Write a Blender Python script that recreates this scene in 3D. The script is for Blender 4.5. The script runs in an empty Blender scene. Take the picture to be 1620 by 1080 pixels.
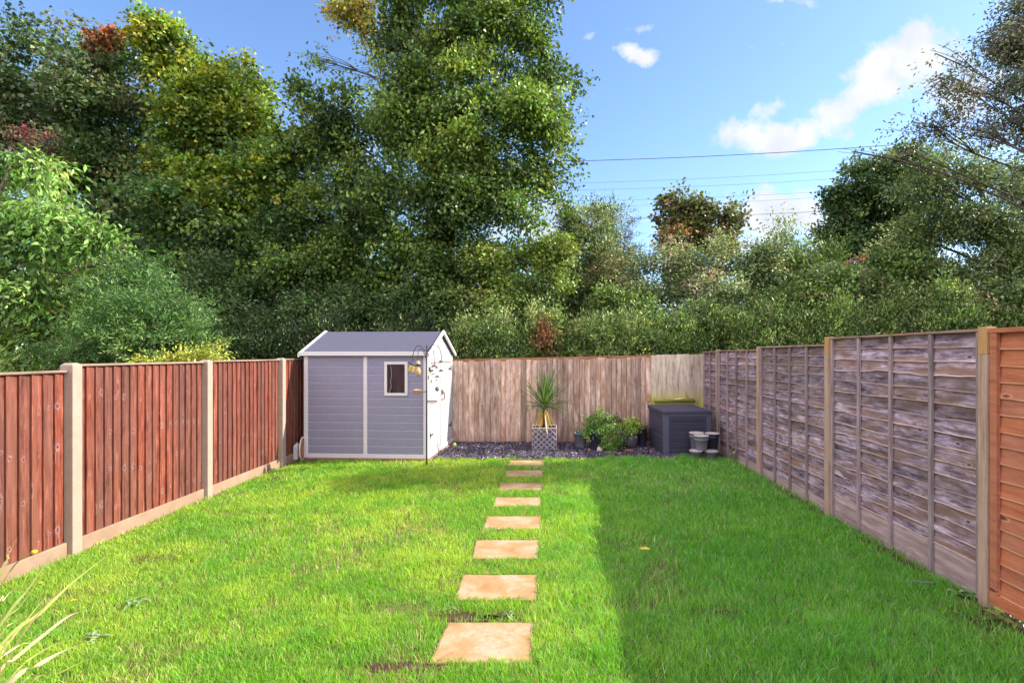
import bpy, math, random
import numpy as np
from mathutils import Vector, Matrix, noise
random.seed(7)
rng = np.random.default_rng(11)
S = bpy.context.scene
COL = S.collection
F, CX, HY, CH = 810.0, 866.0, 560.0, 1.85     # focal length in photo pixels, axis, horizon, camera height
def P(px, py, Y): return Vector(((px-CX)/F*Y, Y, CH-(py-HY)/F*Y))
def GY(py): return CH*F/(py-HY)

# ------------------------------------------------------------------ helpers
class MB:
    def __init__(s): s.v=[]; s.f=[]; s.a=[]
    def add(s, vs, fs, var=None):
        o=len(s.v); var = random.random() if var is None else var
        s.v += [tuple(p) for p in vs]; s.f += [tuple(i+o for i in f) for f in fs]; s.a += [var]*len(fs)
    def hexa(s, p, var=None):   # p: 4 bottom (ccw) + 4 top
        s.add(p, [(3,2,1,0),(4,5,6,7),(0,1,5,4),(1,2,6,5),(2,3,7,6),(3,0,4,7)], var)
    def box(s, x0,x1,y0,y1,z0,z1, var=None):
        s.hexa([(x0,y0,z0),(x1,y0,z0),(x1,y1,z0),(x0,y1,z0),(x0,y0,z1),(x1,y0,z1),(x1,y1,z1),(x0,y1,z1)], var)
    def tube(s, pts, rads, n=6, var=None, cap=True):
        pts=[Vector(p) for p in pts]; vs=[]; fs=[]
        if not hasattr(rads,'__len__'): rads=[rads]*len(pts)
        up=Vector((.13,.31,.94)).normalized()
        for i,p in enumerate(pts):
            t=(pts[min(i+1,len(pts)-1)]-pts[max(i-1,0)])
            t = t.normalized() if t.length>1e-9 else Vector((0,0,1))
            a=t.cross(up)
            if a.length<.15: a=t.cross(Vector((1,0,0)))
            a.normalize(); b=t.cross(a)
            for k in range(n):
                w=2*math.pi*k/n; vs.append(p+(a*math.cos(w)+b*math.sin(w))*rads[i])
        for i in range(len(pts)-1):
            for k in range(n):
                fs.append((i*n+k,i*n+(k+1)%n,(i+1)*n+(k+1)%n,(i+1)*n+k))
        if cap:
            fs.append(tuple(range(n))[::-1]); fs.append(tuple((len(pts)-1)*n+k for k in range(n)))
        s.add(vs,fs,var)
    def lathe(s, prof, n=28, c=(0,0,0), var=None, M=None):
        vs=[];fs=[]
        for r,z in prof:
            for k in range(n):
                w=2*math.pi*k/n; q=Vector((r*math.cos(w),r*math.sin(w),z))
                if M: q=M@q
                vs.append(q+Vector(c))
        for i in range(len(prof)-1):
            for k in range(n):
                fs.append((i*n+k,i*n+(k+1)%n,(i+1)*n+(k+1)%n,(i+1)*n+k))
        fs.append(tuple(range(n))[::-1]); fs.append(tuple((len(prof)-1)*n+k for k in range(n)))
        s.add(vs,fs,var)
    def ribbon(s, pts, wid, side=None, var=None, fold=0.0):
        vs=[];fs=[];n=len(pts); pts=[Vector(p) for p in pts]
        for i,p in enumerate(pts):
            t=(pts[min(i+1,n-1)]-pts[max(i-1,0)]).normalized()
            a=(t.cross(side) if side else t.cross(Vector((0,0,1))))
            if a.length<1e-3: a=Vector((1,0,0))
            a.normalize(); w=wid[i] if hasattr(wid,'__len__') else wid
            nn=a.cross(t)
            vs += [p-a*w/2+nn*fold*w, p-nn*0, p+a*w/2+nn*fold*w]
        for i in range(n-1):
            o=3*i; fs += [(o,o+1,o+4,o+3),(o+1,o+2,o+5,o+4)]
        s.add(vs,fs,var)
    def build(s, name, mat, parent=None, bevel=0, smooth=False, loc=None, sub=0):
        me=bpy.data.meshes.new(name); me.from_pydata(s.v,[],s.f); me.update()
        at=me.attributes.new('var','FLOAT','FACE'); at.data.foreach_set('value', np.array(s.a,dtype=np.float32))
        if smooth: me.polygons.foreach_set('use_smooth',[True]*len(me.polygons))
        me.materials.append(mat)
        o=bpy.data.objects.new(name,me); COL.objects.link(o)
        if parent: o.parent=parent
        if loc: o.location=loc
        if bevel:
            b=o.modifiers.new('bevel','BEVEL'); b.width=bevel; b.segments=2; b.limit_method='ANGLE'; b.angle_limit=math.radians(40)
        return o
def tag(o, label=None, cat=None, group=None, kind=None):
    for k,v in (('label',label),('category',cat),('group',group),('kind',kind)):
        if v: o[k]=v
    return o
def empty(name, loc=(0,0,0), rz=0, **k):
    o=bpy.data.objects.new(name,None); COL.objects.link(o); o.location=loc; o.rotation_euler=(0,0,rz); o.empty_display_size=.1
    return tag(o,**k)

# ------------------------------------------------------------------ materials
class NT:
    def __init__(s,name,world=False):
        if world:
            s.nt=world.node_tree
        else:
            s.m=bpy.data.materials.new(name); s.m.use_nodes=True; s.nt=s.m.node_tree
        s.nt.nodes.clear()
    def n(s,t,props=None,**ins):
        nd=s.nt.nodes.new('ShaderNode'+t)
        for k,v in (props or {}).items(): setattr(nd,k,v)
        for k,v in ins.items():
            k=k.replace('_',' ')
            if k.startswith('i') and k[1:].isdigit(): sk=nd.inputs[int(k[1:])]
            else: sk=nd.inputs[k]
            if isinstance(v,bpy.types.NodeSocket): s.nt.links.new(v,sk)
            else:
                if hasattr(sk.default_value,'__len__') and hasattr(v,'__len__') and len(v)==3 and len(sk.default_value)==4: v=(*v,1)
                sk.default_value=v
        return nd
    def mth(s,op,a,b=0.0,c=0.0,clamp=False):
        return s.n('Math',{'operation':op,'use_clamp':clamp},i0=a,i1=b,i2=c).outputs[0]
    def vm(s,op,a,b=(0,0,0),out=0):
        return s.n('VectorMath',{'operation':op},i0=a,i1=b).outputs[out]
    def ramp(s,fac,stops,interp='LINEAR'):
        nd=s.n('ValToRGB',None,Fac=fac); r=nd.color_ramp; r.interpolation=interp
        while len(r.elements)<len(stops): r.elements.new(.5)
        for e,(p,c) in zip(r.elements,stops):
            e.position=p; e.color=(*c,1) if hasattr(c,'__len__') else (c,c,c,1)
        return nd.outputs[0]
    def mix(s,f,a,b,mode='MIX'):
        nd=s.nt.nodes.new('ShaderNodeMix'); nd.data_type='RGBA'; nd.blend_type=mode
        for sk,v in ((nd.inputs[0],f),(nd.inputs[6],a),(nd.inputs[7],b)):
            if isinstance(v,bpy.types.NodeSocket): s.nt.links.new(v,sk)
            else: sk.default_value = v if not hasattr(v,'__len__') else (*v,1)[:4]
        return nd.outputs[2]
    def attr(s,name,out='Fac'): return s.n('Attribute',{'attribute_name':name}).outputs[out]
    def obj(s): return s.n('TexCoord').outputs['Object']
    def scl(s,v,sc): return s.vm('MULTIPLY',v,sc)
    def noise(s,v,scale=1,detail=4,rough=.55,dist=0.0,out=0): return s.n('TexNoise',None,Vector=v,Scale=scale,Detail=detail,Roughness=rough,Distortion=dist).outputs[out]
    def out(s,col,rough=.6,bump=None,bs=.3,bd=.01,spec=.5,metal=0.0,coat=0.0,**kw):
        b=s.n('BsdfPrincipled',None,Roughness=rough,Metallic=metal,**kw)
        b.inputs['Specular IOR Level'].default_value=spec
        if coat: b.inputs['Coat Weight'].default_value=coat
        sk=b.inputs['Base Color']
        if isinstance(col,bpy.types.NodeSocket): s.nt.links.new(col,sk)
        else: sk.default_value=(*col,1)
        if bump is not None:
            bn=s.n('Bump',None,Height=bump,Strength=bs,Distance=bd); s.nt.links.new(bn.outputs[0],b.inputs['Normal'])
        o=s.n('OutputMaterial',None,Surface=b.outputs[0]); return s.m

def plain(name,col,rough=.5,var=.25,scale=8,bs=.15,bd=.004,spec=.4,metal=0.0,dirt=None):
    t=NT(name); v=t.obj(); a=t.attr('var')
    n1=t.noise(v,scale,5,.6); n2=t.noise(v,scale*7,3,.6)
    f=t.mth('ADD',t.mth('MULTIPLY',n1,.6),t.mth('MULTIPLY',a,.4))
    c=t.ramp(f,[(.2,tuple(x*(1-var) for x in col)),(.8,tuple(min(1,x*(1+var)) for x in col))])
    if dirt:
        d=t.ramp(t.noise(v,scale*.6,6,.7),[(.5,0),(.72,.6)]); c=t.mix(d,c,dirt)
    return t.out(c,rough,n2,bs,bd,spec,metal)

def wood(name,cols,grain=2,fine=26,along=1.6,knot=None,kscale=(7,7,2.4),rough=.8,bs=.5,bd=.004,varamt=.5,patch=None,patchcol=None,light=None,kp=.13,low=None,mottle=.45,rowknots=False,con=.2,edge=None):
    t=NT(name); v=t.obj(); a0=t.attr('var'); a=t.mth('FRACT',a0)
    off=t.n('CombineXYZ',None,X=t.mth('MULTIPLY',a,13.7),Y=t.mth('MULTIPLY',a,29.3),Z=t.mth('MULTIPLY',a,41.1)).outputs[0]
    w=t.vm('ADD',v,off)
    sc=[fine]*3; sc[grain]=along
    wob=t.scl(t.n('TexNoise',None,Vector=w,Scale=2.5,Detail=2.0).outputs['Color'],(.05,.05,.05))
    w2=t.vm('ADD',w,wob)
    n1=t.noise(t.scl(w2,tuple(sc)),1,7,.68,.5)
    n2=t.noise(t.scl(w2,tuple(x*3.2 for x in sc)),1,4,.6)
    f=t.mth('ADD',t.mth('MULTIPLY',n1,.75),t.mth('MULTIPLY',n2,.25))
    msc=[1,1,1]; msc[grain]=.3; mot=t.noise(t.scl(w2,tuple(msc)),13,6,.7); f=t.mth('ADD',f,t.mth('MULTIPLY',t.mth('SUBTRACT',mot,.5),mottle))
    k=len(cols)
    c=t.ramp(f,[(.5-con+2*con*i/(k-1),x) for i,x in enumerate(cols)])
    if patch:
        pn=t.noise(t.scl(v,patch),1,5,.65,.3)
        c=t.mix(t.ramp(pn,[(.44,0),(.64,.85)]),c,patchcol)
    if low:   # (z height, colour, noise): stain growing from the foot of the boards
        zz=t.n('SeparateXYZ',None,Vector=v).outputs[2]
        lf=t.mth('SUBTRACT',low[0],zz); lf=t.mth('ADD',t.mth('MULTIPLY',lf,low[2]),t.mth('MULTIPLY',t.mth('SUBTRACT',n1,.5),2.5))
        c=t.mix(t.mth('MULTIPLY',lf,.8,clamp=True),c,low[1])
    if knot:
        vo=t.n('TexVoronoi',{'feature':'F1'},Vector=t.scl(w,kscale),Scale=1.0,Randomness=1.0).outputs[0]
        kf=t.ramp(vo,[(kp*.55,1),(kp,0)])
        halo=t.ramp(vo,[(kp,0),(kp*1.25,.45),(kp*1.8,0)])
        if light: c=t.mix(halo,c,light)
        c=t.mix(kf,c,knot)
    if rowknots:   # rows of knots at nearly the same height on neighbouring boards
        cy=t.attr('cy'); xyz=t.n('SeparateXYZ',None,Vector=v)
        wob=t.noise(t.n('CombineXYZ',None,X=t.mth('MULTIPLY',cy,1.3),Y=0.,Z=0.).outputs[0],1,2)
        zz=t.mth('ADD',xyz.outputs[2],t.mth('ADD',t.mth('MULTIPLY',wob,.5),t.mth('MULTIPLY',a,.035)))
        fz=t.mth('MULTIPLY',t.mth('SUBTRACT',t.mth('FRACT',t.mth('DIVIDE',zz,.37)),.5),.37)
        fy=t.mth('SUBTRACT',t.mth('SUBTRACT',xyz.outputs[1],cy),t.mth('MULTIPLY',t.mth('SUBTRACT',t.mth('FRACT',t.mth('MULTIPLY',a,17.)),.5),.05))
        dd=t.vm('LENGTH',t.n('CombineXYZ',None,X=t.mth('DIVIDE',fy,.026),Y=t.mth('DIVIDE',fz,.034),Z=0.).outputs[0],out=1)
        dd=t.mth('ADD',t.mth('MULTIPLY',dd,t.mth('ADD',.7,t.mth('FRACT',t.mth('MULTIPLY',a,5.7)))),t.mth('MULTIPLY',t.mth('SUBTRACT',t.noise(w,70,4,.6),.5),2.2))
        on=t.mth('GREATER_THAN',t.mth('FRACT',t.mth('ADD',t.mth('MULTIPLY',a,7.3),t.mth('MULTIPLY',t.mth('FLOOR',t.mth('DIVIDE',zz,.37)),.37))),.42)
        c=t.mix(t.mth('MULTIPLY',on,t.ramp(dd,[(.3,0),(.5,.5),(.8,.1),(1,0)])),c,(.42,.26,.27))
        c=t.mix(t.mth('MULTIPLY',on,t.ramp(dd,[(.2,.9),(.4,0)])),c,(.05,.03,.06))
    if light:
        sp=t.n('TexVoronoi',None,Vector=t.scl(w,(60,60,25)),Scale=1.0).outputs[0]
        c=t.mix(t.ramp(sp,[(.05,.5),(.12,0)]),c,light)
    if edge: c=t.mix(t.mth('MULTIPLY',t.mth('GREATER_THAN',a0,1.0),t.ramp(n1,[(.35,.25),(.6,.9)])),c,edge)
    val=t.mth('ADD',1-varamt/2,t.mth('MULTIPLY',a,varamt))
    c=t.n('HueSaturation',None,Hue=.5,Saturation=t.mth('ADD',.9,t.mth('MULTIPLY',a,.1)),Value=val,Fac=1.0,Color=c).outputs[0]
    return t.out(c,rough,f,bs,bd,.35)

def leafmat(name,trans=.35,rough=.45,spec=.35):
    t=NT(name); c=t.n('Attribute',{'attribute_name':'lcol'}).outputs['Color']
    b=t.n('BsdfPrincipled',None,Roughness=rough); b.inputs['Specular IOR Level'].default_value=spec
    t.nt.links.new(c,b.inputs['Base Color'])
    tc=t.n('HueSaturation',None,Hue=.485,Saturation=1.15,Value=1.6,Fac=1.0,Color=c).outputs[0]
    tr=t.n('BsdfTranslucent',None,Color=tc)
    mx=t.n('MixShader',None,Fac=trans,i1=b.outputs[0],i2=tr.outputs[0])
    t.n('OutputMaterial',None,Surface=mx.outputs[0]); return t.m

M={}
M['leaf']=leafmat('foliage',.22,.42,.42)
M['leaf_gloss']=leafmat('glossy_foliage',.25,.38,.5)
M['grass']=leafmat('grass_blades',.35,.5,.25)
M['bark']=wood('bark',[(.03,.024,.02),(.09,.07,.055),(.17,.14,.11)],fine=14,along=5,bd=.02,bs=.8,varamt=.3)
M['left_wood']=wood('red_brown_boards',[(.05,.012,.008),(.16,.038,.022),(.235,.066,.042),(.35,.125,.085)],fine=34,along=2.0,con=.16,rowknots=True,knot=(.06,.03,.045),kscale=(3,8,2.0),light=(.34,.19,.17),varamt=.4,rough=.5,kp=.10,patch=(6,14,.7),patchcol=(.17,.072,.055))
M['left_cap']=wood('weathered_capping',[(.12,.07,.05),(.3,.19,.14),(.42,.3,.23)],grain=1,varamt=.3)
M['concrete']=plain('post_concrete',(.37,.295,.24),.9,.16,14,.35,.004,.2,dirt=(.32,.24,.17))
M['gravel_board']=plain('gravel_board_concrete',(.31,.205,.145),.9,.3,5,.35,.004,.2,dirt=(.38,.29,.21))
M['back_wood']=wood('weathered_closeboard',[(.13,.07,.045),(.42,.265,.19),(.64,.48,.395),(.84,.74,.67)],fine=15,along=2.0,knot=(.07,.04,.04),kscale=(9,3,4.5),light=(.55,.38,.3),varamt=.7,patch=(9,3,1.3),patchcol=(.32,.18,.12),kp=.10,low=(.18,(.28,.14,.065),3.0))
M['back_pale']=wood('algae_streaked_boards',[(.16,.10,.06),(.42,.33,.25),(.60,.51,.42),(.72,.63,.55)],fine=16,along=1.6,varamt=.3,knot=(.2,.13,.07),kscale=(9,3,1.2),kp=.08,low=(1.18,(.46,.45,.07),2.8))
M['back_rail']=wood('orange_brown_rail',[(.12,.045,.02),(.28,.12,.055),(.36,.17,.09)],grain=0,varamt=.3)
M['moss_wood']=wood('mossy_wood',[(.10,.09,.02),(.26,.28,.04),(.40,.40,.08)],grain=0,varamt=.2)
M['waney']=wood('grey_purple_weathered_laps',[(.045,.032,.046),(.15,.11,.145),(.30,.24,.32),(.54,.45,.55)],grain=1,fine=24,along=2.0,mottle=.6,con=.15,edge=(.62,.46,.44),knot=(.05,.035,.035),kscale=(5,3.4,8),light=(.5,.38,.36),varamt=.6,patch=(1,1.6,10),patchcol=(.21,.125,.085),kp=.085,rough=.85)
M['batten']=wood('weathered_battens',[(.14,.10,.105),(.27,.21,.225),(.40,.33,.345)],fine=40,along=1.5,varamt=.4)
M['rpost']=wood('timber_post',[(.24,.15,.10),(.42,.29,.22),(.52,.39,.31)],fine=30,along=.9,varamt=.3,knot=(.16,.08,.05),kscale=(8,8,1.6),kp=.08)
M['rpost_top']=wood('fresh_cut_post_top',[(.30,.15,.04),(.44,.25,.09),(.50,.31,.13)],fine=30,along=1.4,varamt=.2)
M['timber_gravel']=wood('pale_gravel_board',[(.20,.13,.12),(.38,.28,.28),(.55,.44,.45)],grain=1,fine=24,along=1,varamt=.2,light=(.6,.45,.4),knot=(.2,.13,.11),kscale=(5,1.6,7),kp=.07)
M['orange_wood']=wood('orange_stained_laps',[(.26,.075,.03),(.42,.14,.062),(.50,.19,.10)],grain=1,edge=(.62,.34,.22),fine=18,along=.9,knot=(.14,.035,.015),kscale=(4,2.5,6),varamt=.1,kp=.09,light=(.75,.4,.25))
M['shed_grey']=plain('grey_blue_resin_cladding',(.215,.222,.325),.55,.06,30,.25,.002,.4)
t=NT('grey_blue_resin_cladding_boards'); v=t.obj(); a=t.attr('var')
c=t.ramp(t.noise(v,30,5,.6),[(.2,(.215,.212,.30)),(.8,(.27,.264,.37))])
c=t.mix(t.mth('GREATER_THAN',a,.95),c,(.38,.37,.48)); c=t.mix(t.ramp(t.noise(v,2.2,6,.7),[(.55,0),(.75,.25)]),c,(.37,.34,.42))  # board-top bevels coloured lighter to imitate the light they catch
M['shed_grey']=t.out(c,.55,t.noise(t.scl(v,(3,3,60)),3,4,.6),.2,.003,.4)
M['roof_grey']=plain('dark_blue_grey_roof',(.088,.09,.138),.7,.14,9,.4,.004,.35)
M['white']=plain('white_resin',(.66,.63,.65),.5,.06,12,.1,.002,.4)
M['door_white']=plain('sunlit_side_white_resin',(.47,.475,.49),.5,.05,12,.1,.002,.4)  # white_resin toned down in colour where full sun falls, against overexposure
M['base_wood']=wood('shed_base_timber',[(.12,.06,.035),(.26,.14,.09),(.36,.22,.15)],grain=1,varamt=.3)
M['black']=plain('black_iron',(.03,.022,.025),.5,.2,20,.1)
M['rust']=plain('rusty_brown_metal',(.16,.085,.07),.6,.3,30,.2)
M['box']=plain('charcoal_wood_effect_resin',(.045,.045,.075),.6,.22,20,.5,.003,.4)
M['boxtrim']=plain('slate_grey_resin_posts',(.085,.085,.14),.55,.14,20,.3,.002,.4)
M['pot_grey']=plain('grey_plastic_pot',(.17,.165,.215),.55,.15,10,.1,dirt=(.25,.22,.22))
M['pot_dark']=plain('dark_plastic_pot',(.035,.037,.068),.5,.2,10,.1)
M['pot_glaze']=plain('glazed_dark_pot',(.10,.085,.125),.25,.3,6,.15,spec=.6)
M['dry_soil']=plain('pale_dry_compost',(.55,.50,.47),.95,.3,60,.8,.01,.1)
M['soil']=plain('dark_compost',(.06,.04,.028),.95,.5,60,.8,.01,.1)
M['lattice']=plain('pale_lattice',(.42,.38,.42),.6,.15,30)
M['planter']=plain('purple_grey_planter',(.10,.09,.135),.6,.25,14,.2)
M['terracotta']=plain('terracotta',(.40,.17,.07),.75,.2,12,.2)
M['pink']=plain('pink_plastic',(.80,.42,.34),.35,.1,12,.05)
M['yellow']=plain('yellow_seed_block',(.62,.42,.10),.8,.3,60,.7,.01)
M['wicker']=plain('woven_straw',(.58,.40,.22),.8,.35,90,.9,.01)
M['slate']=plain('grey_green_slate_pieces',(.17,.18,.155),.6,.35,30,.3)
M['slate_red']=plain('brown_slate_pieces',(.22,.13,.11),.6,.35,30,.3)
M['string']=plain('pale_string',(.5,.45,.4),.8)
M['teal']=plain('teal_handle',(.03,.16,.16),.4)
M['rag']=plain('off_white_stone',(.62,.57,.52),.85,.15,20,.5,.01)
M['petal']=plain('yellow_petals',(.75,.55,.03),.6)
M['cable']=plain('dark_cable',(.16,.17,.21),.6)
t=NT('window_glass'); v=t.obj()
c=t.ramp(t.noise(t.scl(v,(22,22,2)),1,4,.6),[(.35,(.02,.014,.016)),(.65,(.065,.042,.048))])
M['glass']=t.out(c,.08,spec=.3)
t=NT('tennis_felt'); M['ball']=t.out((.42,.55,.08),.95,t.noise(t.obj(),400,3,.6),.5,.002,.1)
# paving
t=NT('sandstone_paving'); v=t.obj(); a=t.attr('var')
v2=t.vm('ADD',v,t.n('CombineXYZ',None,X=t.mth('MULTIPLY',a,9.),Y=t.mth('MULTIPLY',a,5.),Z=0.).outputs[0])
n1=t.noise(v2,3.2,6,.65,.6); n2=t.noise(v2,38,5,.7); n3=t.noise(v2,9,6,.7)
c=t.ramp(n1,[(.32,(.31,.17,.065)),(.47,(.40,.25,.125)),(.58,(.43,.32,.21)),(.7,(.36,.31,.25))])
c=t.mix(t.ramp(n3,[(.52,0),(.66,.75)]),c,(.44,.20,.07))
c=t.mix(t.ramp(n2,[(.48,0),(.72,.6)]),c,(.26,.18,.12)); c=t.mix(t.ramp(t.noise(v2,5.5,7,.75,1.2),[(.56,0),(.7,.55)]),c,(.24,.20,.16))
rim=t.attr('rim'); c=t.mix(t.mth('MULTIPLY',rim,t.ramp(t.noise(v,30,5,.7),[(.35,.1),(.65,.75)])),c,(.13,.10,.05))
M['paving']=t.out(c,.85,t.mth('ADD',n2,t.mth('MULTIPLY',n3,1.5)),.5,.006,.25)
# ground sheets
def ground_mat(name,stops,scale):
    t=NT(name); v=t.obj(); n=t.noise(v,scale,8,.7); c=t.ramp(n,stops)
    return t.out(c,.95,t.noise(v,60,5,.7),.8,.03,.1)
M['lawn_soil']=ground_mat('lawn_thatch',[(.3,(.07,.10,.025)),(.48,(.14,.15,.045)),(.6,(.22,.16,.09)),(.72,(.16,.10,.06))],9)
M['earth']=ground_mat('earth',[(.3,(.035,.04,.018)),(.6,(.07,.07,.03)),(.8,(.10,.075,.05))],.8)
M['soilbed']=ground_mat('bare_soil',[(.3,(.05,.03,.022)),(.6,(.12,.075,.05)),(.8,(.2,.13,.09))],14)
M['chipbed']=ground_mat('slate_bed_base',[(.3,(.02,.018,.025)),(.7,(.06,.055,.075))],30)
t=NT('slate_chips'); a=t.attr('var'); c=t.ramp(a,[(0,(.055,.05,.08)),(.5,(.115,.10,.15)),(.85,(.19,.165,.225)),(1,(.36,.31,.37))])
M['chips']=t.out(c,.55,t.noise(t.obj(),90,3,.6),.3,.003,.4)
t=NT('vertex_tone'); M['vt']=t.out(t.n('Attribute',{'attribute_name':'lcol'}).outputs['Color'],.6,spec=.3)

# ------------------------------------------------------------------ fast leaf meshes
def fast_mesh(name,verts,nper,faces_t,cols,mat,parent=None):
    """verts (N*nper,3); faces_t list of index tuples inside one element; cols (N,3)"""
    N=len(cols); me=bpy.data.meshes.new(name)
    loops=[];tot=[]
    base=(np.arange(N)*nper)[:,None]
    per=np.concatenate([np.array(f) for f in faces_t])[None,:]
    li=(base+per).ravel().astype(np.int32)
    sizes=np.array([len(f) for f in faces_t]); szs=np.tile(sizes,N).astype(np.int32)
    st=np.concatenate([[0],np.cumsum(szs)[:-1]]).astype(np.int32)
    me.vertices.add(N*nper); me.vertices.foreach_set('co',verts.astype(np.float32).ravel())
    me.loops.add(len(li)); me.loops.foreach_set('vertex_index',li)
    me.polygons.add(len(szs)); me.polygons.foreach_set('loop_start',st)
    at=me.attributes.new('lcol','FLOAT_COLOR','FACE')
    c=np.ones((N,len(faces_t),4),dtype=np.float32); c[:,:,:3]=cols[:,None,:]
    at.data.foreach_set('color',c.ravel())
    me.update(calc_edges=True); me.materials.append(mat)
    o=bpy.data.objects.new(name,me); COL.objects.link(o)
    if parent: o.parent=parent
    return o
def nrm(a): return a/np.maximum(np.linalg.norm(a,axis=1,keepdims=True),1e-9)
def leaf_mesh(name,pos,axis,normal,ln,wd,cols,mat,parent):
    axis=nrm(axis); normal=normal-axis*(normal*axis).sum(1,keepdims=True); normal=nrm(normal)
    side=np.cross(axis,normal)
    n=len(pos); ln=ln[:,None]; wd=wd[:,None]
    v=np.empty((n,4,3)); mid=pos+axis*ln*.45
    v[:,0]=pos; v[:,1]=mid+side*wd*.5+normal*wd*.14; v[:,2]=pos+axis*ln-normal*ln*.08; v[:,3]=mid-side*wd*.5+normal*wd*.14
    return fast_mesh(name,v.reshape(-1,3),4,[(0,1,2),(0,2,3)],cols,mat,parent)
def pick(pal,n,jit=.16):
    w=np.array([p[1] for p in pal],float); w/=w.sum()
    return np.array([p[0] for p in pal])[rng.choice(len(pal),n,p=w)]
def crown(name,blobs,nleaf,leaf,pal,parent,mat='leaf',per=16,spray=.45,droop=.15,up=.8,shell=2.4,rough=.28,tip=.3,flat=.6,extra=None,clump=.7,cover=1.0,bright=1.7,fan=1.0,loose_f=.22):
    """blobs: (centre Vector, rx, ry, rz) ellipsoids. Returns spray bases."""
    B=len(blobs); C=np.array([list(b[0]) for b in blobs]); R=np.array([b[1:4] for b in blobs]); R=np.maximum(R-.4*clump,.55*R)
    w=(R[:,0]*R[:,2])**.9*np.array([b[4] if len(b)>4 else 1 for b in blobs]); w=w/w.sum()
    ns=max(4,nleaf//per)
    # sub-clumps (boughs) on each lobe; sprays sit around each bough
    K=np.maximum(4,(cover*2.6*R[:,0]*R[:,2]/clump**2).astype(int)+3); kb=np.repeat(np.arange(B),K); nk=len(kb)
    kd=nrm(rng.normal(size=(nk,3))*np.array([1,1,.95])+np.array([0,-.12,.12]))
    kr=rng.random(nk)**(1/shell)*(1+rough*rng.normal(size=nk)*.5)+(rng.random(nk)<.16)*rng.random(nk)*tip
    kc=C[kb]+kd*R[kb]*kr[:,None]; ks=clump*rng.uniform(.45,1.15,nk); ks=np.minimum(ks,R[kb].max(1)*.7)
    kw=ks**2*np.exp(.35*rng.normal(size=nk))*w[kb]/K[kb]; kw/=kw.sum()
    ki=rng.choice(nk,ns,p=kw); bi=kb[ki]
    d=nrm(rng.normal(size=(ns,3))+kd[ki]*.45+np.array([0,0,.25]))
    # a bough runs outward (and bends a little down) from each clump centre; sprays gather along it
    bt=rng.random(ns); kdir=nrm(kd+rng.normal(size=(nk,3))*np.array([.6,.6,.35]))
    kc=kc-kdir*(ks*.55)[:,None]
    p=kc[ki]+kdir[ki]*(ks[ki]*1.5*bt)[:,None]+rng.normal(size=(ns,3))*np.array([1,1,.6])*(ks[ki]*(.42-.2*bt))[:,None]
    loose=rng.random(ns)<loose_f; j=rng.integers(0,B,ns); j=np.where(rng.random(ns)<w[j]/w.max(),j,bi); ld=nrm(rng.normal(size=(ns,3)))
    p=np.where(loose[:,None],C[j]+ld*R[j]*(rng.random(ns)**.5*1.05)[:,None],p); bi=np.where(loose,j,bi)
    sd=nrm(d*np.array([1,1,.7])+kd[ki]*.5+rng.normal(size=(ns,3))*.45+np.array([0,0,.2-droop]))
    tone=rng.normal(size=ns)*.6+rng.normal(size=nk)[ki]*.9; btone=rng.normal(size=B)*.5
    L=spray*rng.uniform(.6,1.3,ns)
    si=np.repeat(np.arange(ns),per); n=len(si)
    t=rng.random(n)
    perp=rng.normal(size=(n,3))*np.array([1,1,flat])
    pos=p[si]+sd[si]*(L[si]*t)[:,None]+perp*(fan*L[si]*(.30-.12*t))[:,None]-np.array([0,0,1])*(L[si]*t*t*droop)[:,None]
    ax=nrm(sd[si]+rng.normal(size=(n,3))*.7-np.array([0,0,droop*1.2]))
    nr=nrm(np.array([0,0,up])+d[si]*.5+rng.normal(size=(n,3))*.65)
    ln=leaf[0]*rng.uniform(.65,1.25,n); wd=leaf[1]*rng.uniform(.7,1.2,n)
    # colour: species palette picked per spray, jittered per leaf (tone has nothing to do with where light falls)
    base=np.where(rng.random((ns,1))<.6,pick(pal,nk)[ki],pick(pal,ns))[si]
    v=np.exp(.22*tone[si]+.36*rng.normal(size=n)+.12*btone[bi[si]])
    cols=np.clip(base*np.array([1.05,1.0,.95])*bright*v[:,None]*(1+.08*rng.normal(size=(n,3))),0.004,.7)
    if extra: pos,cols=extra(pos,cols)
    leaf_mesh(name,pos,ax,nr,ln,wd,cols,M[mat],parent)
    return C,p,bi,R
def bez(a,b,c,n):
    return [a*(1-t)**2+b*2*t*(1-t)+c*t*t for t in [i/(n-1) for i in range(n)]]
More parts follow.
